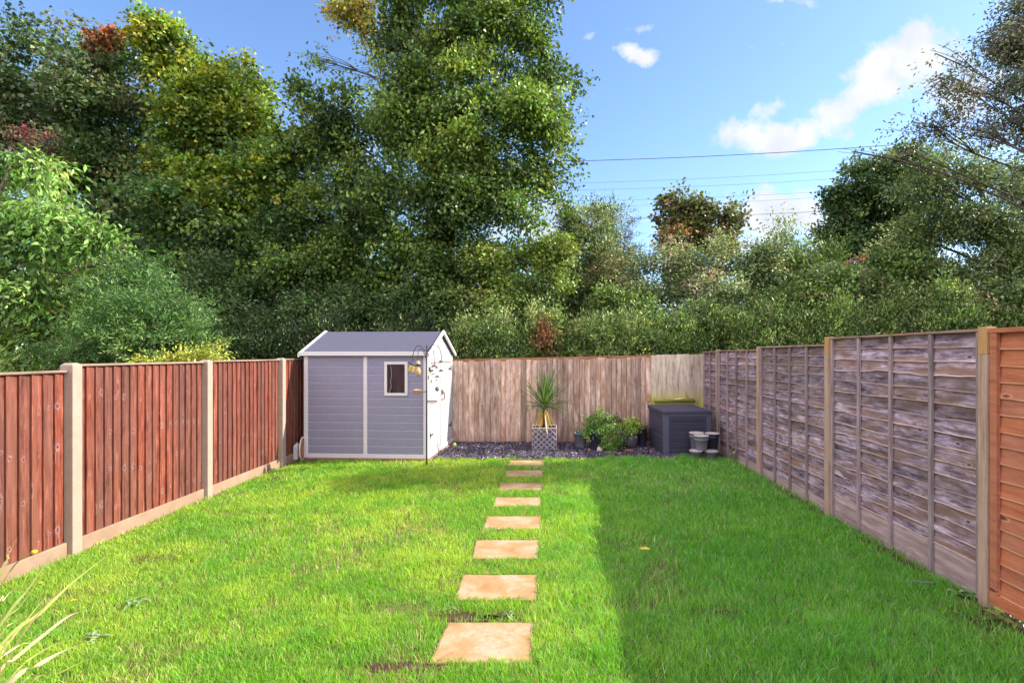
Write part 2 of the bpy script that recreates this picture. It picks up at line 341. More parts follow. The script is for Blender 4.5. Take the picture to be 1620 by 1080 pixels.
def tree(name,label,cat,Y,blobs,nleaf,leaf,pal,base=None,tr=.16,group=None,mat='leaf',twigs=6,part='crown',zsc=.8,limbs=True,wig=.2,**kw):
    bl=[]
    for b in blobs:
        px,py,rx,ry=b[:4]; dz=b[4] if len(b)>4 else random.uniform(-.12,.12)*Y*.5
        wt=b[5] if len(b)>5 else 1
        c=P(px,py,Y+dz); k=(Y+dz)/F
        bl.append((c,rx*k,max(.4,min(rx,ry)*k*zsc),ry*k,wt))
    base = base if base is not None else sum(b[0] for b in blobs)/len(blobs)
    bx=(base-CX)/F*Y
    root=empty(name,(bx,Y,0),label=label,cat=cat,group=group)
    off=Vector((bx,Y,0))
    bl=[(b[0]-off,)+b[1:] for b in bl]
    C,p,bi,R=crown(part,bl,nleaf,leaf,pal,root,mat=mat,**kw)
    mb=MB(); top=max(b[0].z for b in bl); cen=sum((b[0] for b in bl),Vector())/len(bl)
    tip=Vector((cen.x*.7,cen.y*.7,top*.92))
    def trunk_at(z):
        s=max(0,min(1,z/tip.z)); return Vector((tip.x*s*s+.12*math.sin(3*s+base)*s,tip.y*s*s,z))
    zs=[tip.z*i/9 for i in range(10)]
    mb.tube([trunk_at(z)-Vector((0,0,.15 if z==0 else 0)) for z in zs],[tr*(1.25 if i==0 else 1)*(1-.86*i/9) for i in range(10)],9,.5)
    tr_o=mb.build('trunk',M['bark'],root,smooth=True)
    if limbs:
        lb=MB(); tw=MB()
        for i,b in enumerate(bl):
            c=b[0]; z0=max(.15*tip.z,min(c.z-.35*abs(c.x)-.25*b[3],tip.z*.85)); s=trunk_at(z0)
            m=(s+c)/2+Vector((random.uniform(-wig,wig)*(1+(c-s).length*.25),random.uniform(-wig,wig)*2,(random.uniform(-.1,.25) if wig>.3 else .12)*(c-s).length))
            r0=tr*(1-.8*z0/tip.z)*.36
            pts=bez(s,m,c,7); lb.tube(pts,[r0*(1-.7*j/6)+.008 for j in range(7)],6,random.random())
            idx=np.where(bi==i)[0]
            if len(idx)==0: continue
            for j in rng.choice(idx,min(twigs,len(idx)),replace=False):
                q=Vector(p[j]); a=pts[random.randint(3,6)]
                m=(a+q)/2+Vector((random.uniform(-.1,.1),random.uniform(-.1,.1),random.uniform(0,.2)))*(q-a).length
                tw.tube(bez(a,m,q+(q-a)*.12,5),[r0*.33+.006,r0*.25+.005,r0*.2+.004,r0*.12+.004,.004],4,random.random(),cap=False)
        lb.build('limb',M['bark'],root,smooth=True); tw.build('branches',M['bark'],root,smooth=True)
    return root

# ------------------------------------------------------------------ sky + sun
SUN=Vector((1,.2,.73)).normalized(); EL=math.asin(SUN.z); AZ=math.atan2(SUN.x,SUN.y)
W=bpy.data.worlds.new('World'); S.world=W; W.use_nodes=True
t=NT('',W)
sky=t.n('TexSky',{'sky_type':'NISHITA','sun_disc':False,'sun_elevation':EL,'sun_rotation':AZ,'air_density':1.0,'dust_density':.35,'ozone_density':1.6,'altitude':60})
D=t.n('TexCoord').outputs['Generated']
sp=t.n('SeparateXYZ',None,Vector=D); yy=t.mth('MAXIMUM',sp.outputs[1],.02)
u=t.mth('DIVIDE',sp.outputs[0],yy); v=t.mth('DIVIDE',sp.outputs[2],yy)
uv=t.n('CombineXYZ',None,X=u,Y=v,Z=0.).outputs[0]
wn=t.n('TexNoise',None,Vector=uv,Scale=7.0,Detail=6.0,Roughness=.62).outputs['Color']
uvw=t.vm('ADD',uv,t.scl(t.vm('SUBTRACT',wn,(.5,.5,.5)),(.16,.12,0)))
tot=None
CLS=1.12
for px,py,rx,ry,ang,amp in [(1010,78,36,14,0,1.1),(940,54,20,11,20,.55),(1026,42,22,8,5,.5),(1430,90,62,34,15,1.5),(1372,140,46,24,30,1.0),(1318,185,44,16,25,.7),(1200,215,62,26,-4,1.4),(1212,165,24,14,10,.55),
        (1290,215,50,16,10,.55),(1235,345,78,28,3,1.6),(1190,395,60,16,0,.7),(1255,2,50,7,0,.6),(1510,150,70,45,20,.9),(520,225,60,40,0,.7),(330,300,120,40,0,1.0),(860,350,130,40,0,.7),(90,190,80,50,0,.7)]:
    q=t.vm('SUBTRACT',uvw,((px-CX)/F,(HY-py)/F,0))
    r=t.n('VectorRotate',{'rotation_type':'Z_AXIS'},Vector=q,Angle=-math.radians(ang)).outputs[0]
    l=t.vm('LENGTH',t.scl(r,(F/rx/CLS,F/ry/CLS,0)),out=1)
    g=t.mth('MULTIPLY',t.mth('POWER',2.718,t.mth('MULTIPLY',t.mth('MULTIPLY',l,l),-.9)),amp)
    tot=g if tot is None else t.mth('ADD',tot,g)
fine=t.noise(uv,16,7,.62)
wisp=t.mth('MULTIPLY',t.ramp(t.noise(t.scl(uv,(1.2,4,1)),2.2,7,.6,.8),[(.55,0),(.85,1)]),.10)
cf=t.ramp(t.mth('ADD',t.mth('ADD',tot,wisp),t.mth('MULTIPLY',t.mth('SUBTRACT',fine,.5),2.0)),[(.34,0),(.58,.45),(1.2,1)])
cf=t.mth('MULTIPLY',cf,t.ramp(sp.outputs[1],[(.05,0),(.2,1)]))
skyc=t.mix(1.0,sky.outputs[0],(.65,.73,.86),'MULTIPLY')
cl=t.mix(cf,skyc,t.mix(t.ramp(t.noise(uv,9,6,.6,.4),[(.38,0),(.6,1)]),(2.4,2.55,2.85),(2.9,2.95,3.0)))
back=t.noise(t.scl(D,(1,1,1.6)),2.6,6,.6)   # unseen bright cloud added behind and left of the camera to fill shade
bm=t.mth('MULTIPLY',t.ramp(t.mth('ADD',sp.outputs[1],t.mth('MULTIPLY',sp.outputs[0],.55)),[(.05,1),(.2,0)]),t.ramp(back,[(.36,.25),(.56,1)]))
bm=t.mth('MULTIPLY',bm,t.ramp(sp.outputs[2],[(0,.6),(.1,1)]))
cl=t.mix(bm,cl,(7.3,6.5,6.9))
bg=t.n('Background',None,Color=cl,Strength=.15)
t.n('OutputWorld',None,Surface=bg.outputs[0])
sl=bpy.data.lights.new('sun','SUN'); sl.energy=4.0; sl.angle=math.radians(.5); sl.color=(1,.91,.76)
so=bpy.data.objects.new('sun',sl); COL.objects.link(so); so.rotation_euler=(-SUN).to_track_quat('-Z','Y').to_euler()
S.view_settings.view_transform='Standard'; S.view_settings.look='None'; S.view_settings.gamma=1; S.view_settings.exposure=1.25

# ------------------------------------------------------------------ camera
cd=bpy.data.cameras.new('camera'); cam=bpy.data.objects.new('camera',cd); COL.objects.link(cam); S.camera=cam
cam.location=(0,0,CH); cam.rotation_euler=(math.pi/2,0,0)
cd.sensor_width=36; cd.sensor_fit='HORIZONTAL'; cd.lens=36*F/1620; cd.shift_x=-(CX-810)/1620; cd.shift_y=(HY-540)/1620
cd.clip_start=.05; cd.clip_end=3000

# ------------------------------------------------------------------ ground
def sheet(name,x0,x1,y0,y1,z,mat,**k):
    mb=MB(); mb.add([(x0,y0,z),(x1,y0,z),(x1,y1,z),(x0,y1,z)],[(0,1,2,3)],.5)
    return tag(mb.build(name,mat),**k)
sheet('ground',-900,900,-300,1800,-.03,M['earth'],kind='structure')
sheet('lawn',-4.38,3.3,.4,10.62,0,M['lawn_soil'],kind='structure')
sheet('slate_bed',-2.05,3.2,8.98,10.62,.006,M['chipbed'],kind='structure')
sheet('soil_border',-4.38,-4.0,8.35,9.6,.008,M['soilbed'],kind='structure')
def vnoise(x,y,s,seed=0):
    r=np.random.default_rng(seed); G=r.random((64,64)); x=x*s+100; y=y*s+100
    xi=np.floor(x).astype(int); yi=np.floor(y).astype(int); fx=x-xi; fy=y-yi; fx=fx*fx*(3-2*fx); fy=fy*fy*(3-2*fy)
    g=lambda a,b:G[a%64,b%64]
    return (g(xi,yi)*(1-fx)+g(xi+1,yi)*fx)*(1-fy)+(g(xi,yi+1)*(1-fx)+g(xi+1,yi+1)*fx)*fy

# stepping stones: photo corners (left-top x, right-top x, y top, left-bottom x, right-bottom x, y bottom)
STN=[(708,843,987,679,841,1052),(733,849,911,717,848,952),(753,853,856,746,851,886),(770,856,818,763,855,839),(784,856,788,779,856,803),(791,858,765,788,858,777),(801,860,745,798,859,756),(806,861,729,803,861,738)]
rects=[]; stone_labels=['nearest and largest sandstone paving slab of the path, orange edged','second paving slab from the camera, pale sandstone with orange patches','third paving slab from the camera in the lawn path','fourth paving slab from the camera in the lawn path','fifth paving slab counted from the camera in the lawn path','sixth paving slab, pale one just past the middle of the path','seventh paving slab, brownish one second from the slate bed','last paving slab at the edge of the slate bed']
for i,(a,b,yt,c,d,yb) in enumerate(STN):
    y1=GY(yt); y0=GY(yb); xs=[(c-CX)/F*y0,(d-CX)/F*y0,(b-CX)/F*y1,(a-CX)/F*y1]
    cx=sum(xs)/4; cy=(y0+y1)/2; th=.022
    rects.append((min(xs[0],xs[3]),max(xs[1],xs[2]),y0,y1))
    mb=MB(); n=14; var=random.random()
    ring=[]
    cor=[Vector((xs[0],y0,0)),Vector((xs[1],y0,0)),Vector((xs[2],y1,0)),Vector((xs[3],y1,0))]
    for e in range(4):
        for k in range(n):
            q=cor[e].lerp(cor[(e+1)%4],k/n); nn=noise.noise(q*9)*.008+noise.noise(q*40)*.003
            q=q+(q-Vector((cx,cy,0))).normalized()*nn; ring.append(q)
    m=len(ring); cen=Vector((cx,cy,0))
    th=.016; lev=[(1,-.03),(1,th-.006),(.988,th-.001),(.95,th)]
    vs=[Vector((cen.x+(q.x-cen.x)*s,cen.y+(q.y-cen.y)*s,z)) for s,z in lev for q in ring]
    fs=[(l*m+k,l*m+(k+1)%m,(l+1)*m+(k+1)%m,(l+1)*m+k) for l in range(3) for k in range(m)]+[tuple(3*m+k for k in range(m))]
    vs=[v-Vector((cx,cy,0)) for v in vs]
    mb.add(vs,fs,var); o=mb.build('paving_slab',M['paving'],loc=(cx,cy,0)); o.data.attributes.new('rim','FLOAT','FACE').data.foreach_set('value',[1.0]*(3*m)+[0.0])
    tag(o,stone_labels[i],'paving slab','sandstone slabs of the lawn path')

# grass
def blades(dens_bands):
    P0=[]
    for y0,y1,d in dens_bands:
        n=int((y1-y0)*7.7*d); x=rng.uniform(-4.36,3.3,n); y=rng.uniform(y0,y1,n); P0.append(np.stack([x,y],1))
    return np.concatenate(P0)
pts=blades([(1.2,2.6,3000),(2.6,3.6,19000),(3.6,4.8,14000),(4.8,6.4,9000),(6.4,9.3,6500)])
x,y=pts[:,0],pts[:,1]
keep=np.ones(len(x),bool)
for a,b,c,d in rects:
    e=(vnoise(x,y,22,5)-.5)*.05; keep&=~((x>a+.012+e)&(x<b-.012-e)&(y>c+.03+e)&(y<d-.004))
edge=8.93+(vnoise(x,y,9,3)-.5)*.16
keep&=~((y>edge)&(x>-2.0)); keep&=~((y>8.76+(vnoise(x,y,9,4)-.5)*.1)&(x<-1.95)&(x>-4.3))
keep&=~((y>8.3+(x+4.36)*.8)&(x<-3.9)&(rng.random(len(x))<.8))
patch=vnoise(x,y,1.3,1)*.5+vnoise(x,y,3.4,2)*.3+vnoise(x,y,8,6)*.2
bare=[(-.60,3.585,.25,.085,1.0),(-.3,3.6,.16,.06,.95),(-.85,3.02,.25,.05,.9),(-1.1,3.72,.3,.09,.85),(-3.3,6.9,.2,.1,.6),(1.15,4.0,.12,.07,.6),(.42,3.9,.07,.1,.5),(-2.6,3.7,.1,.1,.5),(-1.6,5.4,.12,.06,.5),(-1.0,3.0,.2,.05,.8),(1.3,3.63,.2,.1,.6),(-3.6,4.6,.18,.12,.7),(-3.75,5.9,.3,.1,.7),(-.45,4.9,.08,.1,.6),(-.62,4.5,.12,.05,.5),(.05,4.55,.1,.08,.5),(-3.95,7.6,.2,.3,.7),(3.05,3.5,.3,.3,.8),(3.1,4.6,.1,.6,.5),(2.3,3.0,.15,.1,.5),(1.9,3.0,.15,.06,.5)]
for a,b,rx,ry,am in bare:
    r=((x-a)/rx)**2+((y-b)/ry)**2; keep&=~(rng.random(len(x))<am*np.exp(-r)*1.1)
keep&=~((patch<.33)&(rng.random(len(x))<.5))
# clumpy density + strip by the fences
keep&=~((vnoise(x,y,14,9)<.33)&(rng.random(len(x))<.5))
keep&=~((x>3.12+(vnoise(x,y,6,12)-.5)*.15)&(rng.random(len(x))<.75)); keep&=~((x<-4.27)&(rng.random(len(x))<.5))
x,y,patch=x[keep],y[keep],patch[keep]; n=len(x)
tall=vnoise(x,y,2.1,21)*.5+vnoise(x,y,7,22)*.5
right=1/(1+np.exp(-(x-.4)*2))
h=(.026+.030*tall**1.3+.022*right*tall)*rng.uniform(.55,1.45,n)*np.where(y>6,1.15,1)
tus=vnoise(x,y,2.7,71)*.6+vnoise(x,y,9,72)*.4; h*=np.where((y>8.5),1.15,1)*(1+.55*np.clip((tus-.56)*6,0,1)*(.35+.65*right))
for a,b,c,d in rects:
    near=(x>a-.03)&(x<b+.03)&(y>c-.09)&(y<d+.06); h=np.where(near,np.minimum(h,.045),h)
w=(.0025+.0022*rng.random(n))*np.where(y>4.8,1.35,1)*np.where(y>6.4,1.3,1)
ang=rng.uniform(0,2*np.pi,n); la=vnoise(x,y,4,31)*6+rng.normal(size=n)*1.9
lean=h*rng.uniform(.15,1.0,n); lx=np.cos(la)*lean; ly=np.sin(la)*lean
sx=np.cos(ang)*w/2; sy=np.sin(ang)*w/2
V=np.empty((n,5,3)); z0=-.004
V[:,0]=np.stack([x-sx,y-sy,np.full(n,z0)],1); V[:,1]=np.stack([x+sx,y+sy,np.full(n,z0)],1)
V[:,2]=np.stack([x+sx*.8+lx*.35,y+sy*.8+ly*.35,h*.62],1); V[:,3]=np.stack([x-sx*.8+lx*.35,y-sy*.8+ly*.35,h*.62],1)
V[:,4]=np.stack([x+lx,y+ly,h],1)
g0=np.array([.15,.38,.032]); g1=np.array([.40,.56,.07]); g2=np.array([.62,.54,.22]); g3=np.array([.20,.36,.11])
f=np.clip((vnoise(x,y,1.1,41)*.5+vnoise(x,y,4.5,42)*.5-.28)*1.8,0,1)*(1-.6*right)  # yellow held back on the right, fence shade put into the colour
f=np.clip(f+rng.normal(size=n)*.18,0,1)[:,None]
c=g0*(1-f)+g1*f
dry=(rng.random(n)<(.035+.10*(patch<.38)+.04*(vnoise(x,y,3,44)>.7)))[:,None]; c=np.where(dry,g2*rng.uniform(.7,1.1,(n,1)),c)
blu=(rng.random(n)<.14)[:,None]; c=np.where(blu&~dry,g3,c)
c=c*np.exp(.24*rng.normal(size=(n,1))); c*=(1+.06*right)[:,None]; c[:,0]*=1-.2*right; c[:,2]*=1+.35*right  # cool shade tint painted into the right half
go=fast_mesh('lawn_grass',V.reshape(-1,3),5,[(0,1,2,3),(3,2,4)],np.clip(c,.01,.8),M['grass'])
tag(go,'short green lawn grass, yellower sun tint coloured into the left half','grass',kind='stuff')

def patch_sheet(px,py,rx,ry):
    mb=MB(); n=26; sd=random.random()*90
    vs=[(px+rx*(1+.55*noise.noise(Vector((math.cos(a)*1.7+sd,math.sin(a)*1.7,0))))*math.cos(a),py+ry*(1+.55*noise.noise(Vector((math.cos(a)*1.7,math.sin(a)*1.7+sd,4))))*math.sin(a),.004) for a in [2*math.pi*k/n for k in range(n)]]
    mb.add(vs,[tuple(range(n))],.5); tag(mb.build('soil_patch',M['soilbed']),kind='structure')
for q in [(-.60,3.585,.25,.075),(-.3,3.6,.16,.055),(-.85,3.02,.25,.06),(-3.6,4.6,.16,.12),(-4.0,6.3,.3,.1),(-4.1,7.5,.2,.22),(1.3,3.63,.16,.08),(3.1,3.55,.22,.25),(3.16,4.7,.06,.5),(-.6,4.5,.12,.04),(1.15,4.0,.1,.06),(-3.3,6.9,.15,.08),(3.17,6.6,.05,.6)]: patch_sheet(*q)
# slate chips
n=15000; x=rng.uniform(-2.0,3.15,n); y=rng.uniform(8.9,10.6,n)
k=(y>8.93+(vnoise(x,y,9,3)-.5)*.14); x,y=x[k],y[k]; n=len(x)
s=np.stack([rng.uniform(.012,.034,n),rng.uniform(.008,.02,n),rng.uniform(.003,.007,n)],1)
base=np.array([(-1,-.7,-1),(.8,-1,-1),(1,.8,-1),(-.7,1,-1),(-.9,-.6,1),(.7,-.9,1),(.9,.6,1),(-.6,.9,1)],float)[None]*s[:,None,:]*(1+.25*rng.normal(size=(n,8,1)))
a=rng.uniform(0,6.28,n); tx=rng.normal(size=n)*.35; ty=rng.normal(size=n)*.35
ca,sa=np.cos(a),np.sin(a)
bx=base[:,:,0]; by=base[:,:,1]; bz=base[:,:,2]
bz=bz+bx*tx[:,None]+by*ty[:,None]
X=bx*ca[:,None]-by*sa[:,None]+x[:,None]; Yv=bx*sa[:,None]+by*ca[:,None]+y[:,None]; Z=bz+rng.uniform(.014,.04,n)[:,None]
tone=rng.random(n)**1.6
cols=np.array([.036,.031,.048])*(1-tone[:,None])+np.array([.15,.128,.175])*tone[:,None]
hi=(rng.random(n)<.05); cols[hi]=np.array([.42,.36,.38])
o=fast_mesh('slate_chippings',np.stack([X,Yv,Z],2).reshape(-1,3),8,[(3,2,1,0),(4,5,6,7),(0,1,5,4),(1,2,6,5),(2,3,7,6),(3,0,4,7)],cols,M['vt'])
tag(o,'dark purple grey slate chippings spread before the back fence','slate chippings',kind='stuff')

# ------------------------------------------------------------------ left fence
LF=empty('red_brown_fence',(-4.4,6.5,0),label='red brown closeboard fence with concrete posts along the left of the lawn',cat='fence')
def at(o,root): o.parent=root; o.matrix_parent_inverse=root.matrix_basis.inverted(); return o
lp=[1.0,2.87,4.72,6.58,8.43,10.32]
tops=[1.66,1.68,1.735,1.745,1.75]
for i,yp in enumerate(lp):
    tp=[1.695,1.705,1.768,1.775,1.785,1.785][i]
    mb=MB(); mb.box(-4.45,-4.33,yp-.05,yp+.05,-.05,tp-.02,.5); 
    mb.hexa([(-4.45,yp-.05,tp-.02),(-4.33,yp-.05,tp-.02),(-4.33,yp+.05,tp-.02),(-4.45,yp+.05,tp-.02),(-4.43,yp-.025,tp),(-4.35,yp-.025,tp),(-4.35,yp+.025,tp),(-4.43,yp+.025,tp)],.5)
    at(mb.build('post',M['concrete'],bevel=.006),LF)
for i in range(5):
    a=lp[i]+.052; b=lp[i+1]-.052; tz=tops[i]
    mb=MB(); mb.box(-4.405,-4.375,a,b,-.06,.135,.3+.1*i); at(mb.build('gravel_board',M['gravel_board'],bevel=.006),LF)
    mb=MB(); nb=17; pw=(b-a)/nb
    for k in range(nb):
        y0=a+k*pw; y1=y0+pw*1.1; j=random.uniform(-.002,.002); xf=-4.40+j
        if k==nb-1: y1=b
        # thick edge towards the camera side, thin edge slides under the next board
        mb.hexa([(xf-.012,y0,.137),(xf+.011,y0,.137),(xf-.008,y1,.137),(xf-.012,y1,.137),(xf-.012,y0,tz),(xf+.011,y0,tz),(xf-.008,y1,tz),(xf-.012,y1,tz)],random.random())
    o=at(mb.build('board_panel',M['left_wood']),LF); ca=o.data.attributes.new('cy','FLOAT','FACE')
    ca.data.foreach_set('value',np.repeat(np.array([a+(k+.5)*pw for k in range(nb)],dtype=np.float32),6))
    mb=MB(); mb.box(-4.43,-4.372,a,b,tz+.001,tz+.022,.5); at(mb.build('capping_strip',M['left_cap'],bevel=.004),LF)
    mb=MB()
    for z in (.35,.95,1.5): mb.box(-4.45,-4.409,a,b,z,z+.07)
    at(mb.build('rail',M['left_cap']),LF)

# ------------------------------------------------------------------ back fence
BF=empty('weathered_back_fence',(0,10.65,0),label='weathered pinkish closeboard fence across the back behind the slate bed',cat='fence')
def topz(x): return 1.74+.11*(x+2)/5.2
mb=MB(); x=-4.3; k=0
while x<2.12:
    w=random.uniform(.095,.125); e=min(x+w-.006,2.15); t0=topz(x)-.03-random.random()*.035; yf=10.64
    mb.hexa([(x,yf-.022,.03),(e,yf-.002,.03),(e,yf+.012,.03),(x,yf+.012,.03),(x,yf-.022,t0),(e,yf-.002,t0+random.uniform(-.006,.006)),(e,yf+.012,t0),(x,yf+.012,t0)],random.random()); x+=w
at(mb.build('board_panel',M['back_wood'],bevel=.0015),BF)
mb=MB(); x=2.155
while x<3.22:
    w=random.uniform(.1,.13); e=min(x+w*1.1,3.25); t0=topz(x)+random.uniform(-.01,.01)
    mb.hexa([(x,yf-.016,.03),(e,yf-.004,.03),(e,yf+.012,.03),(x,yf+.012,.03),(x,yf-.016,t0),(e,yf-.004,t0),(e,yf+.012,t0),(x,yf+.012,t0)],random.random()); x+=w
o=at(mb.build('board_panel',M['back_pale'],bevel=.0015),BF); tag(o,'pale yellowish algae streaked boards in the right corner')
mb=MB(); mb.hexa([(-4.3,10.653,topz(-4.3)-.09),(2.15,10.653,topz(2.15)-.09),(2.15,10.69,topz(2.15)-.09),(-4.3,10.69,topz(-4.3)-.09),(-4.3,10.653,topz(-4.3)),(2.15,10.653,topz(2.15)),(2.15,10.69,topz(2.15)),(-4.3,10.69,topz(-4.3))],.5)
at(mb.build('top_rail',M['back_rail'],bevel=.004),BF)
mb=MB()
for z in (.3,.95): mb.box(-4.3,3.2,10.654,10.69,z,z+.08)
at(mb.build('rail',M['back_rail']),BF)
for xp in (-2.45,-.6,1.3,2.15):
    mb=MB(); mb.box(xp-.05,xp+.05,10.70,10.8,-.05,topz(xp)-.03); at(mb.build('post',M['concrete']),BF)
mb=MB(); mb.tube([(2.2,10.54,.90),(2.6,10.535,.905),(3.03,10.53,.90)],.045,14,.4)
at(tag(mb.build('rail',M['moss_wood'],smooth=True),'mossy green round rail above the storage box'),BF)
mb=MB(); mb.box(2.06,2.15,10.60,10.618,.87,1.02,.6); at(mb.build('bracket_board',M['rpost_top'],bevel=.003),BF)

# ------------------------------------------------------------------ right fence
RF=empty('grey_lap_fence',(3.27,7,0),label='tall weathered grey purple lap panel fence along the right of the lawn',cat='fence')
XR=3.25
def lap_slats(mb,y0,y1,z0,z1,pitch,xf,amp=.013,nseg=26):
    z=z0; rows=int(round((z1-z0)/pitch)); pitch=(z1-z0)/rows
    for r in range(rows):
        zb=z0+r*pitch; zt=min(zb+pitch*1.25,z1); var=random.random(); sd=random.random()*50
        am=amp*random.uniform(.4,1.5); vs=[]; tl=random.uniform(-.006,.006)
        for i in range(nseg+1):
            q=i/nseg; yy=y0+(y1-y0)*q
            wv=(noise.noise(Vector((yy*1.7,sd,0)))*1.6+noise.noise(Vector((yy*6,sd,3)))*.6)*am+tl*(q-.5) if r>0 else 0
            vs += [(xf-.022,yy,zb+wv),(xf-.002,yy,zt),(xf+.005,yy,zt),(xf-.008,yy,zb+wv),(xf-.0205,yy,zb+wv+.009)]
        fs=[]
        for i in range(nseg):
            o=5*i; p=o+5
            fs += [(o+4,o+1,p+1,p+4),(p+3,p+2,o+2,o+3),(o,p,p+3,o+3),(o+1,o+2,p+2,p+1),(o,o+4,p+4,p)]
        mb.add(vs,fs,var)
        for i in range(nseg): mb.a[-5*i-1]=var*.98+1.01
def lap_panel(root,y0,y1,z0,z1,mat,bat,nb,label=None,cap=True,edge=.045,battop=0):
    mb=MB(); lap_slats(mb,y0,y1,z0,z1-.01,.12,XR+.02); p=mb.build('lap_panel',mat); at(p,root); tag(p,label)
    for k in range(nb+2):
        q=k/(nb+1); w=.036; yc=y0+w/2+(y1-y0-w)*q+(random.uniform(-.012,.012) if 0<k<nb+1 else 0)
        b=MB(); tlt=random.uniform(-.006,.006); za=.02 if z0<.3 else z0
        b.hexa([(XR-.026,yc-w/2,za),(XR+.003,yc-w/2,za),(XR+.003,yc+w/2,za),(XR-.026,yc+w/2,za),(XR-.026,yc-w/2+tlt,z1-.014),(XR+.003,yc-w/2+tlt,z1-.014),(XR+.003,yc+w/2+tlt,z1-.014),(XR-.026,yc+w/2+tlt,z1-.014)])
        o=b.build('batten',bat,bevel=.003); o.parent=p
    if cap:
        b=MB(); b.box(XR-.034,XR+.05,y0,y1,z1-.012,z1+.008); o=b.build('capping_strip',M['left_cap'],bevel=.003); o.parent=p
    return p
rp=[3.77,5.88,7.81,9.72]
rt=[2.05,2.045,1.965,1.935]
for i,yp in enumerate(rp):
    mb=MB(); w=.075 if i<2 else .065; x0=XR-.05
    h=rt[i]; cut=.2 if i<2 else .0
    mb.box(x0,x0+w,yp-w/2,yp+w/2,-.06,h-cut-.001,random.random()); po=at(mb.build('post',M['rpost'],bevel=.004),RF)
    if cut:
        mb=MB(); mb.box(x0,x0+w,yp-w/2,yp+w/2,h-cut,h,.5); o=mb.build('post_top',M['rpost_top'],bevel=.004); o.parent=po
for i in range(4):
    a=rp[i]+.05; b=(rp[i+1]-.05) if i<3 else 10.6; z1=[2.03,1.955,1.915,1.895][i]
    lap_panel(RF,a,b,(.27 if i==0 else .13),z1,M['waney'],M['batten'],3 if i<3 else 1)
    mb=MB(); mb.box(XR+.004,XR+.03,a,b,-.05,(.268 if i==0 else .128)); at(mb.build('gravel_board',M['timber_gravel'],bevel=.004),RF)
OF=empty('orange_lap_fence',(3.27,2.9,0),label='newer orange stained lap fence panel at the right edge nearest the camera',cat='fence')
b0,b1=1.95,3.72
mb=MB(); lap_slats(mb,b0,b1,.12,2.0,.115,XR+.01,.006); p=at(mb.build('lap_panel',M['orange_wood']),OF)
for yc in (b0+.03,b0+.62,b0+1.24,b1-.03):
    m2=MB(); m2.box(XR-.04,XR-.007,yc-.027,yc+.027,.08,2.0); o=m2.build('batten',M['orange_wood'],bevel=.003); o.parent=p
m2=MB(); m2.box(XR-.045,XR+.04,b0,b1,2.002,2.035); o=m2.build('top_frame',M['orange_wood'],bevel=.003); o.parent=p
m2=MB(); m2.box(XR-.043,XR-.01,b0,b1,.045,.119); o=m2.build('bottom_frame',M['orange_wood'],bevel=.003); o.parent=p
m2=MB(); m2.box(XR-.05,XR+.035,1.82,1.91,-.05,2.05); at(m2.build('post',M['rpost']),OF)

# ------------------------------------------------------------------ shed
SH=empty('garden_shed',(-2.09,8.86,0),math.radians(-3.2),label='blue grey garden shed with white trim and pitched roof against the back left corner',cat='shed')
LN,DP,EZ,RZ,BZ=2.15,1.74,1.86,2.25,.06
def clad(mb,p0,p1,nrmv,z0,z1,pitch,var=None,clip=None,ledge=True):
    # horizontal shiplap boards between p0 and p1 (2D), facing nrmv
    p0=Vector((*p0,0)); p1=Vector((*p1,0)); nv=Vector((*nrmv,0)); z=z0
    while z<z1-.005:
        zt=min(z+pitch,z1)
        prof=[(0,z),(.004,z),(.017,z+.003),(.017,zt-.015),(.004,zt),(0,zt)]
        va=p0;vb=p1
        if clip:
            s=clip(z);s2=clip(zt)
        else: s=s2=(0,1)
        vs=[]
        for (o,zz) in prof:
            f=(zz-z)/(zt-z+1e-9); A=s[0]*(1-f)+s2[0]*f; q=p0.lerp(p1,A)+nv*o; vs.append((q.x,q.y,zz))
        for (o,zz) in prof:
            f=(zz-z)/(zt-z+1e-9); A=s[1]*(1-f)+s2[1]*f; q=p0.lerp(p1,A)+nv*o; vs.append((q.x,q.y,zz))
        fs=[(i,i+1,i+7,i+6) for i in range(5)]+[(5,0,6,11),(0,5,4,3,2,1),(6,7,8,9,10,11)]
        mb.add(vs,fs,var); z=zt
        if ledge: mb.a[-len(fs)+3]=1.0  # marks the top bevel for its painted light line
def sb(name,mat,f,parent=SH,bevel=.004,smooth=False,label=None):
    mb=MB(); f(mb); o=mb.build(name,mat,parent,bevel=bevel,smooth=smooth)
    if label: o['label']=label
    return o
ST=.031
def side(mb):
    clad(mb,(-LN+.05,.0),(-LN/2-.03,.0),(0,-1),BZ+.06,EZ-.04,.1385,.5)
    # right half is cut round the window
    wx0,wx1,wz0,wz1=-.735,-.325,1.13,1.72
    clad(mb,(-LN/2+.03,0),(wx0,0),(0,-1),BZ+.06,EZ-.04,.1385,.5)
    clad(mb,(wx1,0),(-.05,0),(0,-1),BZ+.06,EZ-.04,.1385,.5)
    n0=BZ+.06; k=int((wz0-n0)/.1385)+0
    clad(mb,(wx0,0),(wx1,0),(0,-1),n0,n0+.1385*(k+0)+.0,.1385,.5)
    mb.box(wx0,wx1,-.012,0,n0+.1385*k,wz0,.5)
    mb.box(wx0,wx1,-.012,0,wz1,EZ-.04,.5)
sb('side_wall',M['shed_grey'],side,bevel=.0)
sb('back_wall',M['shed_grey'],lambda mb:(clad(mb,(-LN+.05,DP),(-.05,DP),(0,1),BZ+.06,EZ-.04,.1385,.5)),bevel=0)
def gab(z):
    if z<=EZ: return (0,1)
    f=min(1,(z-EZ)/(RZ-EZ-.04)); return (.5*f,1-.5*f)
sb('rear_wall',M['shed_grey'],lambda mb:clad(mb,(-LN,.03),(-LN,DP-.03),(-1,0),BZ+.06,RZ-.05,.1385,.5,gab),bevel=0)
